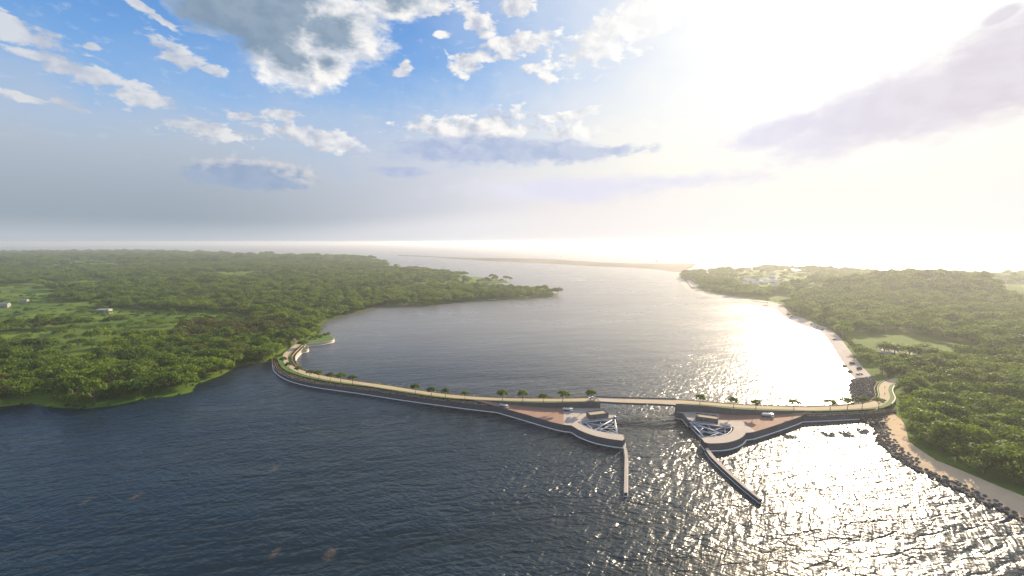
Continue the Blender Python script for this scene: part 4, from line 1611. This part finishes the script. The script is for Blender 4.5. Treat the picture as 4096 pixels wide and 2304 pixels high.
# ------------------------------------------------------------------ palms, hedge, shrubs
def palm_mesh(seed, blades, L):
    r = random.Random(seed)
    m = MB()
    for k in range(blades):
        a, e = r.uniform(0, 6.28), r.uniform(0.15, 1.45)
        l = L * r.uniform(0.75, 1.1)
        d = Vector((math.cos(a), math.sin(a), 0))
        pts = []
        for j in range(6):
            t = j / 5
            ang = e - t * t * (1.6 if e > 0.6 else 1.1)
            prev = pts[-1] if pts else Vector((0, 0, 2.6 + r.uniform(-.8, 1.2)))
            pts.append(prev + (d * math.cos(ang) + Vector((0, 0, math.sin(ang)))) * (l / 5) if pts else prev)
        side = d.cross(Vector((0, 0, 1)))
        w = [0.30, 0.55, 0.62, 0.52, 0.35, 0.05]
        up_ = Vector((0, 0, 0.12))
        m.ribbon([p - side * ww + up_ for p, ww in zip(pts, w)], pts)
        m.ribbon(pts, [p + side * ww + up_ for p, ww in zip(pts, w)])
    return m


for i, (a, b, s) in enumerate(((440, 490, 1.55), (575, 520, 1.6), (765, 535, 1.45), (880, 565, 1.6), (955, 510, 1.45), (1085, 580, 1.5), (1000, 570, 1.3))):
    p = P(*Q7(a, b), 5.0)
    p.z = float(right_h(np.array([[p.x, p.y]]))[0])
    root = local('screw_palm', p, i)
    root.scale = (s, s, s)
    tag(root, ['first screw palm clump from the beach hedge, bright arching blades', 'second screw palm clump from the hedge, beside the first', 'screw palm clump at the near edge of the larger bed', 'screw palm clump in the front of the larger bed, middle',
               'screw palm clump at the back of the larger bed', 'screw palm clump at the inland end of the larger bed', 'smaller screw palm clump between the middle and inland ones'][i], 'palm', 'screw palms on the lawn')
    palm_mesh(i, 110, 7.0).build('frond', M['leaf_palm'], root)
    m = MB(); m.tube([(0, 0, -0.5), (0.1, 0, 1.5), (0, 0.1, 3.0)], [0.5, 0.4, 0.35], 7); m.build('trunk', M['bark'], root)

for i, pts in enumerate((px(Q7, (345, 440), (380, 500), (470, 530), (580, 575), (660, 550), (690, 515), (600, 470), (480, 440)), px(Q7, (690, 515), (720, 570), (800, 600), (880, 590), (860, 540), (760, 490)))):
    q = [P(*p, 5.2) for p in pts]
    zz = right_h(arr(q)).mean() + 0.15
    m = MB()
    q = smooth_line(setz(q + [q[0]], zz), 30)[:-1]
    m.poly(q)
    m.wall(q + [q[0]], zz, zz - 1.2)
    o = m.build('pebble_bed', M['pebbles'])
    tag(o, ['curved bed of white pebbles round the two screw palms nearest the hedge', 'white pebble bed edging the larger group of screw palms'][i], 'pebble bed')


def leafy(n, fn, leaf, seed, m):
    r = np.random.default_rng(seed)
    mb_ = MB()
    for _ in range(n):
        p, nrm = fn(r)
        d = Vector(nrm) + Vector(r.normal(0, 0.6, 3))
        d.normalize()
        u = d.orthogonal().normalized() * leaf * r.uniform(.6, 1.3)
        v = d.cross(u) * 0.7
        p = Vector(p)
        mb_.add([p - u, p - v, p + u, p + v], [(0, 1, 2, 3)])
    return mb_


hl = smooth_line([P(*Z8(*p), 4.0) for p in ((1130, 585), (1240, 625), (1350, 700), (1480, 815), (1600, 915), (1700, 1010), (1775, 1090))], 60)
hz_ = right_h(arr(hl))


def hedge_pt(r):
    i = int(r.integers(0, 59))
    p = hl[i].lerp(hl[i + 1], r.random())
    a = r.uniform(0, math.pi)
    hh = 3.4 + math.sin(i * 0.7) * 0.6 + math.sin(i * 0.23) * 0.5
    return (p.x + math.cos(a) * 2.6, p.y + math.cos(a) * 1.2, hz_[i] + math.sin(a) * hh), (math.cos(a), 0, math.sin(a))


tag(leafy(5200, hedge_pt, 0.5, 5, M['leaf_warm']).build('hedge', M['leaf_warm']), 'long dark hedge between the pale beach and the lawn with the screw palms', 'hedge')


def shrub(label, p, s, group, seed, m='leaf'):
    root = local('shrub', p, seed)
    root.scale = (s, s, s)
    tag(root, label, 'shrub', group)

    def pt(r):
        d = r.normal(0, 1, 3)
        d /= np.linalg.norm(d)
        d[2] = abs(d[2])
        return (d[0] * 1.3 * r.uniform(.6, 1), d[1] * 1.3 * r.uniform(.6, 1), 0.15 + d[2] * 1.0 * r.uniform(.5, 1)), d
    leafy(170, pt, 0.28, seed, M[m]).build('foliage', M[m], root)
    mb_ = MB()
    for k in range(4):
        a = k * 1.6 + seed
        mb_.tube([(0, 0, -0.2), (math.cos(a) * .5, math.sin(a) * .5, 0.6)], [0.07, 0.03], 5)
    mb_.build('stem', M['bark'], root)


def strand_z(line_w, line_l, p):
    a, b = arr(line_w), arr(line_l)
    q = np.array([[p.x, p.y]])
    da, db = dist_to(a, q, False)[0], dist_to(b, q, False)[0]
    f = da / max(da + db, 1e-6)
    return float(np.interp(f, (0, 0.35, 0.75, 1), (-0.3, 0.9, 2.0, LZ)))


for i, (a, b, s, lab) in enumerate(((555, 400, 2.2, 'low dark shrub near the far end of the pale beach'), (602, 424, 1.6, 'small shrub just below the first one at the far end of the beach'),
                                    (885, 540, 1.2, 'tiny round shrub on the pale beach where it narrows'), (980, 575, 1.2, 'tiny shrub casting a shadow near the landward edge of the beach bend'),
                                    (1052, 608, 1.6, 'straggly shrub in the middle of the beach bend'), (1222, 757, 1.4, 'pair of low shrubs on the widest part of the pale beach'),
                                    (1370, 1122, 1.9, 'low shrub on the waterline of the pale beach'), (1478, 1105, 2.2, 'dark shrub at the foot of the bare beach tree'),
                                    (1450, 1207, 1.9, 'spreading low shrub between the water and the boulder heap'), (1582, 1188, 2.0, 'low shrub near the landward side above the boulder heap'))):
    p = P(*Z8(a, b), 1.6)
    p.z = strand_z(up_water, up_land, p)
    shrub(lab, p, s, 'shrubs on the pale beach', i + 1, 'leaf_warm')
p = P(*Z8(1500, 1075), 1.6)
tree_from('beach_tree', crown_mesh('crown', 400, 3.0, 2.4, 4.4, 9, 22, 0.3, M['leaf_warm'], shell=.3), trunk_mesh('trunk', 401, 7.0, 0.16, 2.8, 6, M['wood'], 0.35), (p.x, p.y, strand_z(up_water, up_land, p)), 1.0, 0.5,
          'thin sparse tree leaning over the pale beach')
p = P(*Z8(250, 235), 2.2)
tree_from('promenade_tree', *STREET[1], p, 1.3, 0.5, 'single round tree on the bright corner of the far promenade')
for i, (a, b, s) in enumerate(((860, 300, 2.4), (930, 285, 2.6), (1000, 275, 2.4), (1060, 262, 2.6), (1120, 245, 2.8), (820, 330, 1.8), (980, 300, 2.0), (900, 325, 1.6))):
    p = P(*Z1(a, b), 3.0)
    shrub('bushy shrub along the back of the grassy headland beyond the bend', p, s, 'shrubs on the headland', 30 + i, 'leaf_warm' if i % 2 else 'leaf')


# low bushes and reeds along the waterline of the wooded bank
def bush_pt(r):
    d = r.normal(0, 1, 3)
    d /= np.linalg.norm(d)
    d[2] = abs(d[2])
    return (d[0] * 1.5 * r.uniform(.5, 1), d[1] * 1.3 * r.uniform(.5, 1), 0.1 + d[2] * 1.3 * r.uniform(.4, 1)), d


BUSH = []
for k in range(4):
    o = leafy(150, bush_pt, 0.34, 700 + k, M['leaf'] if k % 2 else M['leaf_street']).build('bush', M['leaf'] if k % 2 else M['leaf_street'])
    BUSH.append(o.data)
    bpy.data.objects.remove(o)
r_ = random.Random(21)
n_b = 0
for i in range(len(left_poly) - 1):
    a, b = left_poly[i], left_poly[i + 1]
    mid_ = (a + b) / 2
    if np.hypot(*mid_) > 760 or dist_to(road_line, mid_[None], False)[0] < 12 or n_b > 150:
        continue
    L_ = float(np.hypot(*(b - a)))
    nrm = np.array([-(b - a)[1], (b - a)[0]]) / max(L_, 1e-6)
    if not inside(left_poly, (mid_ + nrm * 1.5)[None])[0]:
        nrm = -nrm
    for _ in range(max(1, int(L_ / 6.5))):
        if r_.random() < 0.25:
            continue
        q = a + (b - a) * r_.random() + nrm * r_.uniform(0.6, 6.0)
        u_, v_ = to_px((q[0], q[1], 0))
        if not -40 < u_ < 4130:
            continue
        o = bpy.data.objects.new('waterside_bush', BUSH[r_.randrange(4)])
        col.objects.link(o)
        k = r_.uniform(0.55, 1.5)
        o.location = (q[0], q[1], float(left_h(q[None])[0]) - 0.1)
        o.scale = (k, k, k * r_.uniform(.7, 1.2))
        o.rotation_euler = (0, 0, r_.uniform(0, 6.28))
        tag(o, 'low green bush on the grassy rim of the wooded bank, at the water', 'bush', 'bushes along the bank rim')
        n_b += 1


# ------------------------------------------------------------------ boulders
def boulder_mesh(seed):
    r = random.Random(seed)
    bm = bmesh.new()
    bmesh.ops.create_icosphere(bm, subdivisions=2, radius=1.0)
    ax = Vector((r.uniform(.85, 1.2), r.uniform(.75, 1.0), r.uniform(.55, .8)))
    cuts = [(Vector((r.gauss(0, 1), r.gauss(0, 1), r.gauss(0, 1))).normalized(), r.uniform(.62, .9)) for _ in range(9)]
    for v in bm.verts:
        for n_, d_ in cuts:
            k = v.co.dot(n_) - d_
            if k > 0:
                v.co -= n_ * k
        v.co += Vector((r.gauss(0, .03), r.gauss(0, .03), r.gauss(0, .03)))
        v.co = Vector((v.co.x * ax.x, v.co.y * ax.y, v.co.z * ax.z))
    me = bpy.data.meshes.new('boulder')
    bm.to_mesh(me)
    bm.free()
    me.materials.append(M['rock'])
    return me


BOULD = [boulder_mesh(200 + k) for k in range(7)]
band_in = [P(*Z7(*p), 0.8) for p in ((500, 265), (478, 330), (500, 400), (530, 480), (620, 575), (790, 690), (890, 790), (1070, 880), (1250, 950), (1500, 1065), (1620, 1125), (1800, 1190), (1880, 1285), (2100, 1390))]
band_out = [P(*Z7(*p), 0.0) for p in ((240, 280), (285, 400), (290, 490), (415, 575), (535, 690), (695, 780), (825, 860), (995, 940), (1145, 1015), (1345, 1100), (1495, 1185), (1695, 1270), (1845, 1340), (2060, 1450))]
band_poly = arr(band_in + band_out[::-1])
toe_poly = arr([P(*Z7(*p), 0.8) for p in ((100, 205), (120, 170), (330, 165), (480, 165), (560, 190), (640, 240), (670, 330), (660, 390), (610, 350), (540, 290), (500, 265), (400, 300), (240, 285))])
up_patch = arr([P(*Z5(*p), 0.8) for p in ((1100, 310), (1180, 290), (1300, 270), (1450, 255), (1490, 340), (1450, 440), (1500, 520), (1545, 600), (1480, 665), (1380, 680), (1150, 655), (1090, 575), (1050, 430))])


def darts(poly, gap, n, seed, dens=None):
    r = np.random.default_rng(seed)
    lo, hi_ = poly.min(0), poly.max(0)
    out = []
    g = r.uniform(lo, hi_, (n * 14, 2))
    g = g[inside(poly, g)]
    for q in g:
        if dens is not None and r.random() > dens(q):
            continue
        if all((q[0] - o[0]) ** 2 + (q[1] - o[1]) ** 2 > gap * gap for o in out):
            out.append(q)
            if len(out) >= n:
                break
    return out


rocks = []
bi, bo = arr(band_in), arr(band_out)
for q in darts(band_poly, 1.45, 250, 1):
    qq = np.array([q])
    da, db = dist_to(bo, qq, False)[0], dist_to(bi, qq, False)[0]
    f = da / (da + db)
    if f > 0.55 and np.random.default_rng(int(q[0] * 13)).random() < (f - 0.55) * 1.3:
        continue
    rocks.append((q, 0.15 + f * 0.9, 'dark boulder in the band of riprap along the waterline below the golden beach', 'riprap boulders below the causeway'))
for q in darts(toe_poly, 1.5, 110, 2):
    rocks.append((q, 0.9 + random.uniform(0, 0.7), 'dark boulder heaped against the foot of the causeway wall', 'boulders heaped at the causeway foot'))
for (a, b) in ((850, 605), (880, 625), (905, 640), (880, 650), (840, 620), (915, 685), (932, 712), (950, 705)):
    q = P(*Z7(a, b), 2.0)
    rocks.append((np.array([q.x, q.y]), 1.8, 'boulder of the small cluster against the landward edge of the golden beach', 'boulders at the beach edge'))
for (a, b) in ((1730, 1165), (1775, 1155), (1780, 1195), (1755, 1180)):
    q = P(*Z7(a, b), 1.2)
    rocks.append((np.array([q.x, q.y]), 1.0, 'boulder in the group of four standing apart on the lower golden beach', 'four boulders apart on the beach'))
r_ = random.Random(5)
rocks = rocks[:292]
for q, z, lab, grp in rocks:
    o = bpy.data.objects.new('boulder', BOULD[r_.randrange(7)])
    col.objects.link(o)
    s = r_.uniform(0.95, 1.55)
    o.location = (q[0], q[1], z)
    o.scale = (s, s, s)
    o.rotation_euler = (r_.uniform(-.5, .5), r_.uniform(-.5, .5), r_.uniform(0, 6.28))
    tag(o, lab, 'boulder', grp)
for (a, b, n_, lab) in ((1590, 1265, 9, 'heap'), (1415, 932, 4, 'pair')):
    q0 = P(*Z8(a, b), 1.5)
    for k in range(n_):
        o = bpy.data.objects.new('boulder', BOULD[k % 7])
        col.objects.link(o)
        s = r_.uniform(.6, 1.1)
        o.location = (q0.x + r_.gauss(0, 1.7), q0.y + r_.gauss(0, 1.2), 1.6 + (0.8 if k > 5 else 0))
        o.scale = (s, s, s)
        o.rotation_euler = (0.3 * k, 0.2, k)
        tag(o, 'grey boulder of the heap lying on the pale beach above the rock slope' if n_ > 5 else 'grey boulder of the small cluster by the landward edge of the pale beach', 'boulder', 'boulder heap on the pale beach' if n_ > 5 else 'small boulder cluster on the pale beach')

m = MB()
for k, q in enumerate(darts(up_patch, 1.5, 420, 3)):
    me = BOULD[k % 7]
    s = r_.uniform(.8, 1.25)
    d = dist_to(arr(up_water), np.array([q]), False)[0]
    mt = Matrix.Translation((q[0], q[1], 0.4 + min(d * 0.12, 2.4))) @ Matrix.Rotation(r_.uniform(0, 6.28), 4, 'Z') @ Matrix.Rotation(r_.uniform(-.5, .5), 4, 'X') @ Matrix.Scale(s, 4)
    m.add([mt @ v.co for v in me.vertices], [tuple(p.vertices) for p in me.polygons])
tag(m.build('rock_slope', M['rock']), 'sloping mass of dark riprap stone between the pale beach and the causeway', kind='stuff')
m = MB()
q = [Vector((a[0], a[1], 0.6)) for a in up_patch]
m.poly(q)
m.wall(q + [q[0]], 0.6, -1.5)
tag(m.build('shore', M['rock']), 'stony shore under the riprap slope', kind='structure')
m = MB()
q = [Vector((a[0], a[1], 0.5)) for a in toe_poly]
m.poly(q)
m.wall(q + [q[0]], 0.5, -1.5)
tag(m.build('shore', M['rock']), 'stony shore at the causeway foot below the terraces', kind='structure')


# ------------------------------------------------------------------ vehicles
def wheel(parent, x, y, r, w):
    m = MB(); m.tube([(x, y - w / 2, r), (x, y + w / 2, r)], r, 16); o = m.build('wheel', M['rubber'], parent)
    m = MB(); m.tube([(x, y - w / 2 - .01, r), (x, y + w / 2 + .01, r)], r * .55, 12); m.build('rim', M['silver'], o)


def tanker(label, a, b, z0, z1):
    a, b = Vector((a.x, a.y, z0)), Vector((b.x, b.y, z1))
    d = b - a
    L = 9.2
    root = local('tanker_truck', a.lerp(b, 0.5), math.atan2(d.y, d.x))
    root.rotation_euler = (0, -math.atan2(d.z, d.xy.length), math.atan2(d.y, d.x))
    root.scale = (d.length / L,) * 3
    tag(root, label, 'tanker truck', 'tanker trucks on the platforms')
    m = MB(); m.box((-0.3, 0, 0.95), (8.4, 1.0, 0.3)); m.box((-1.2, 0, 0.75), (2.2, 2.3, 0.5)); m.build('chassis', M['dark_steel'], root)
    m = MB()
    n_ = 20
    sec = [(math.cos(2 * math.pi * k / n_) * 1.22, math.sin(2 * math.pi * k / n_) * 0.98 + 2.15) for k in range(n_)]
    xs = [(-4.55, .8), (-4.4, .97), (-4.25, 1.0), (1.6, 1.0), (1.75, .97), (1.9, .8)]
    vs = [(x, y * s, 2.15 + (z - 2.15) * s) for x, s in xs for y, z in sec]
    fs = [(i * n_ + k, i * n_ + (k + 1) % n_, (i + 1) * n_ + (k + 1) % n_, (i + 1) * n_ + k) for i in range(5) for k in range(n_)]
    fs += [tuple(range(n_))[::-1], tuple(5 * n_ + k for k in range(n_))]
    m.add(vs, fs)
    m.build('tank', M['silver'], root, smooth=True)
    m = MB(); m.box((-1.3, 0, 3.2), (5.2, 0.7, 0.14))
    m.build('walkway', M['dark_steel'], root)
    for k in range(3):
        m = MB(); m.tube([(-3.3 + k * 2, 0, 3.2), (-3.3 + k * 2, 0, 3.42)], 0.3, 10); m.build('hatch', M['steel'], root)
    m = MB()
    prof = [(2.2, 0.65), (4.45, 0.65), (4.6, 1.1), (4.5, 2.0), (4.2, 3.0), (2.3, 3.1), (2.2, 2.9)]
    k_ = len(prof)
    m.add([(x, -1.2, z) for x, z in prof] + [(x, 1.2, z) for x, z in prof], [tuple(range(k_)), tuple(range(k_, 2 * k_))[::-1]] + [(i, i + k_, (i + 1) % k_ + k_, (i + 1) % k_) for i in range(k_)])
    cab = m.build('cab', M['white_paint'], root)
    m = MB(); m.add([(4.53, -1.05, 2.05), (4.53, 1.05, 2.05), (4.26, 1.0, 2.92), (4.26, -1.0, 2.92)], [(0, 1, 2, 3)]); m.build('windscreen', M['glass'], cab)
    for sy in (-1, 1):
        m = MB(); m.add([(2.9, sy * 1.215, 2.0), (4.2, sy * 1.215, 2.0), (4.0, sy * 1.215, 2.75), (2.9, sy * 1.215, 2.75)], [(0, 1, 2, 3)]); m.build('side_window', M['glass'], cab)
        m = MB(); m.box((4.6, sy * .85, 1.15), (0.08, 0.3, 0.2)); m.build('headlight', M['white_paint'], cab)
        for x in (-3.6, -2.4, 1.0 - 1.0, 3.3):
            wheel(root, x, sy * 1.02, 0.52, 0.34)
    return root


tanker('silver tanker truck driving down the paved ramp beside the sea wall', P(*Z2(1700, 540), 5.3), P(*Z2(1842, 572), 5.0), 5.35, 5.05)
tanker('silver tanker truck parked in the shade of the retaining wall near the control house', P(*Z3(432, 612), PZ), P(*Z3(604, 624), PZ), PZ, PZ)
tanker('silver tanker truck standing on the brown paving of the beach side platform', P(*Z4(1688, 716), PZ), P(*Z4(1892, 722), PZ), PZ + .02, PZ + .02)


def pickup(label, a, b, z):
    d = b - a
    root = local('pickup_truck', a.lerp(b, .5), math.atan2(d.y, d.x))
    root.scale = (d.length / 5.3,) * 3
    tag(root, label, 'pickup truck')
    prof = [(-2.6, .5), (2.55, .5), (2.65, .8), (2.5, 1.15), (1.2, 1.25), (0.55, 1.85), (-0.75, 1.88), (-0.95, 1.2), (-2.6, 1.2)]
    k_ = len(prof)
    m = MB()
    m.add([(x, -.95, zz) for x, zz in prof] + [(x, .95, zz) for x, zz in prof], [tuple(range(k_)), tuple(range(k_, 2 * k_))[::-1]] + [(i, i + k_, (i + 1) % k_ + k_, (i + 1) % k_) for i in range(k_)])
    body = m.build('body', M['white_paint'], root)
    m = MB(); m.box((-1.75, 0, 1.21), (1.5, 1.6, 0.03)); m.build('bed', M['dark_steel'], root)
    m = MB(); m.add([(1.17, -.85, 1.28), (1.17, .85, 1.28), (.58, .8, 1.84), (.58, -.8, 1.84)], [(0, 1, 2, 3)]); m.build('windscreen', M['glass'], body)
    for sy in (-1, 1):
        m = MB(); m.add([(-.8, sy * .96, 1.3), (.95, sy * .96, 1.3), (.5, sy * .96, 1.78), (-.7, sy * .96, 1.78)], [(0, 1, 2, 3)]); m.build('side_window', M['glass'], body)
        m = MB(); m.box((2.6, sy * .65, .85), (.1, .35, .2)); m.build('headlight', M['steel'], body)
        for x in (-1.6, 1.65):
            wheel(root, x, sy * .85, .4, .26)


pickup('white pickup truck on the sandy road behind a street tree near the bridge', P(*Z3(1000, 416), 10.0), P(*Z3(868, 413), 10.0), 10.0)


# ------------------------------------------------------------------ people
def person(label, p, rz, phase):
    root = local('person', p, rz)
    tag(root, label, 'person')
    s_ = phase
    J = [(0, 0, .95), (0, 0, 1.2), (0, 0, 1.42), (0, .01, 1.5), (0, .02, 1.62), (0, .02, 1.73),
         (-.1, 0, .9), (-.11, .18 * s_, .5), (-.11, .12 * s_ - .12, .08), (-.11, .12 * s_ + .06, .04),
         (.1, 0, .9), (.11, -.14 * s_, .5), (.11, -.30 * s_, .1), (.11, -.2 * s_, .04),
         (-.19, 0, 1.4), (-.24, -.1 * s_, 1.13), (-.24, .06 - .1 * s_, .88), (-.24, .1 - .1 * s_, .8),
         (.19, 0, 1.4), (.24, .12 * s_, 1.13), (.24, .2 * s_, .9), (.24, .25 * s_, .82)]
    E = [(0, 1), (1, 2), (2, 3), (3, 4), (4, 5), (0, 6), (6, 7), (7, 8), (8, 9), (0, 10), (10, 11), (11, 12), (12, 13), (2, 14), (14, 15), (15, 16), (16, 17), (2, 18), (18, 19), (19, 20), (20, 21)]
    rad = [.15, .14, .13, .06, .1, .07, .1, .07, .045, .04, .1, .07, .045, .04, .065, .05, .035, .03, .065, .05, .035, .03]
    me = bpy.data.meshes.new('body')
    me.from_pydata(J, E, [])
    me.materials.append(M['cloth_dark'])
    o = bpy.data.objects.new('body', me)
    col.objects.link(o)
    o.parent = root
    md = o.modifiers.new('skin', 'SKIN')
    for i, v in enumerate(me.skin_vertices[0].data if me.skin_vertices else []):
        v.radius = (rad[i], rad[i])
    if not me.skin_vertices:
        bpy.context.view_layer.objects.active = o
    o.modifiers.new('sub', 'SUBSURF').levels = 1
    o.modifiers['sub'].render_levels = 1
    for i, v in enumerate(me.skin_vertices[0].data):
        v.radius = (rad[i], rad[i])
        v.use_root = (i == 0)
    bm = bmesh.new()
    bmesh.ops.create_uvsphere(bm, u_segments=10, v_segments=8, radius=.105)
    hm_ = bpy.data.meshes.new('hair')
    bm.to_mesh(hm_)
    bm.free()
    hm_.materials.append(M['rubber'])
    h_ = bpy.data.objects.new('hair', hm_)
    col.objects.link(h_)
    h_.parent = root
    h_.location = (0, -.015, 1.69)


person('person in dark clothes walking on the road bend, farther from the bridge', P(*Z5(1657, 437), 5.02), R(170), 1)
person('person in dark clothes walking on the road bend, nearer to the causeway trees', P(*Z5(1657, 547), 5.02), R(175), -1)


# ------------------------------------------------------------------ far buildings, roads in the wood
def house(label, p, w, d, h, rz, group, flat=False, wm='house_white'):
    root = local('house', p, rz)
    tag(root, label, 'house', group)
    m = MB(); m.box((0, 0, h / 2 - .5), (w, d, h + 1)); m.build('wall', M[wm], root)
    m = MB()
    e = .4
    if flat:
        m.box((0, 0, h + .2), (w + .6, d + .6, .4))
    else:
        a = [(-w / 2 - e, -d / 2 - e, h), (w / 2 + e, -d / 2 - e, h), (w / 2 + e, d / 2 + e, h), (-w / 2 - e, d / 2 + e, h), (-w / 2 - e, 0, h + d * .3), (w / 2 + e, 0, h + d * .3)]
        m.add(a, [(0, 1, 5, 4), (2, 3, 4, 5), (0, 4, 3), (1, 2, 5), (3, 2, 1, 0)])
    m.build('roof', M['house_roof' if wm == 'house_white' else 'house_dull'], root)
    m = MB(); m.box((0, -d / 2 - .03, 1.0), (1.1, .06, 2.0)); m.build('door', M['wood'], root)
    for k in (-1, 1):
        m = MB(); m.box((k * w * .3, -d / 2 - .03, h * .6), (1.4, .06, 1.2)); m.build('window', M['glass'], root)


r_ = random.Random(9)
for (a, b, w) in ((120, 432, 14), (152, 428, 16), (60, 442, 14), (10, 445, 16), (205, 393, 12), (215, 368, 12), (188, 402, 10), (232, 452, 14), (45, 462, 12), (95, 445, 10), (430, 478, 24), (480, 486, 16), (-60, 470, 18), (-40, 430, 14)):
    p = P(*Q5(a, b), 3.5)
    p.z = float(right_h(np.array([[p.x, p.y]]))[0])
    house('small white house in the hazy village behind the far promenade', p, w * 1.3, w * .9, r_.uniform(8, 12), r_.uniform(-.5, .5), 'houses of the hazy village')
for (a, b, w) in ((2160, 432, 26), (2120, 412, 18), (2190, 415, 20), (2350, 462, 18), (2300, 445, 20), (2545, 425, 24), (2480, 410, 16), (2400, 400, 20), (1250, 362, 14), (1450, 372, 14), (1600, 380, 12)):
    p = P(*Q5(a, b), 5)
    p.z = float(right_h(np.array([[p.x, p.y]]))[0])
    house('white block among the trees on the far coast behind the hill', p, w * 1.5, w * .8, r_.uniform(13, 20), r_.uniform(-.4, .4), 'white blocks on the far coast', True)
C1 = crop(0, 950, 0.31056)
C2 = crop(700, 950, 0.31056)
for tr, a, b, w, lab in ((C1, 1060, 310, 30, 'tiny white building farthest into the hazy wooded plain'), (C1, 1175, 305, 22, 'small pale building beside the farthest one on the hazy plain'), (C1, 2510, 325, 36, 'pale building near the back of the plain towards the sandbank'),
                         (C1, 225, 372, 34, 'long pale building in the hazy far field'), (C1, 60, 905, 16, 'grey white building half hidden at the edge of the meadow'), (C1, 320, 845, 12, 'small white building beside the meadow hedges'),
                         (C1, 1350, 985, 19, 'flat pale shed alone in the meadow in front of the dark forest'), (C2, 1450, 975, 15, 'white house tucked in the dark forest near the water'), (C2, 1080, 275, 40, 'white building on the hazy skyline of the wooded bank'), (C2, 250, 325, 30, 'pale building in the middle of the far plain')):
    p = P(*tr(a, b), 3)
    p.z = float(left_h(np.array([[p.x, p.y]]))[0])
    house(lab, p, w, w * .5, 5 + w * .12, 0.15, 'scattered buildings on the wooded bank', 'shed' in lab, 'house_dull')


def ground_path(pts, w, label, nm='path', mt='path', hf=right_h):
    l = smooth_line([P(*p, 5.0) for p in pts], 30)
    z = hf(arr(l)) + 0.35
    m = MB()
    a, b = offset(l, w / 2), offset(l, -w / 2)
    m.ribbon(setz(b, z), setz(a, z))
    tag(m.build(nm, M[mt], smooth=True), label, kind='structure')


ground_path(px(Q7, (1240, 205), (1330, 190), (1480, 183), (1640, 185), (1760, 200)), 9, 'grey lane showing between trees behind the lawn')
ground_path(px(Q7, (1950, 330), (2050, 350), (2150, 385), (2260, 425), (2400, 470)), 9, 'grey lane curving out of the forest behind the beach')
ground_path(px(Z7, (1600, 100), (1760, 190), (1900, 275), (2050, 350), (2250, 420)), 5, 'narrow grey track through the beach forest')

for nm, poly, mt, lab in (('pond', pond_a, 'water', 'bright pond among the trees behind the far promenade'), ('pond', pond_b, 'water', 'bright inlet on the far coast beyond the hill'),
                          ('sand', sand_a, 'sand_pale', 'pale sand flat behind the far end of the promenade'), ('plaza', plaza_px, 'concrete', 'pale open plaza at the bright corner of the promenade')):
    q = smooth_line([P(*p, 4.5) for p in poly + poly[:1]], 40, 2)[:-1]
    z = LZ + 0.3 if nm == 'plaza' else float(right_h(arr(q)).max()) + 0.3
    m = MB()
    q = [P(*to_px(p), z) for p in q]
    m.poly(setz(q, z))
    m.wall(q + [q[0]], z, z - (0.8 if nm == 'plaza' else 4))
    tag(m.build(nm, M[mt]), lab, kind='structure')

q = [P(*Q7(*p), 6.5) for p in ((845, 690), (900, 735), (1000, 705), (950, 650))]
cq = sum(q, Vector()) / 4
gz = float(right_h(np.array([[cq.x, cq.y]]))[0])
root = empty('pavilion')
tag(root, 'white tented pavilion roof in a gap of the beach forest', 'pavilion')
m = MB()
apex = Vector((cq.x, cq.y, gz + 6.8))
ring = setz(smooth_line(q + [q[0]], 17, 1)[:-1], gz + 4.2)
m.add(ring + [apex], [(i, (i + 1) % 16, 16) for i in range(16)])
m.build('roof', M['white_paint'], root)
for k in range(0, 16, 4):
    p = ring[k].lerp(cq, .08)
    m = MB(); m.tube([(p.x, p.y, gz - .3), (p.x, p.y, gz + 4.3)], .14, 8); m.build('post', M['steel'], root)
#PART4
# ------------------------------------------------------------------ haze
def build_haze():
    m = bpy.data.materials.new('sea haze')
    m.use_nodes = True
    nt = m.node_tree
    nt.nodes.clear()
    out = nt.nodes.new('ShaderNodeOutputMaterial')
    v = nt.nodes.new('ShaderNodeVolumePrincipled')
    v.inputs['Color'].default_value = (0.92, 0.95, 1.0, 1)
    v.inputs['Density'].default_value = HAZE_DENSITY
    v.inputs['Anisotropy'].default_value = 0.58
    nt.links.new(v.outputs[0], out.inputs['Volume'])
    b = MB()
    b.box((0, 9850, 66), (32400, 20700, 140))
    tag(b.build('haze', m), 'pale sea haze filling the air over the water and the far land', kind='stuff')


build_haze()
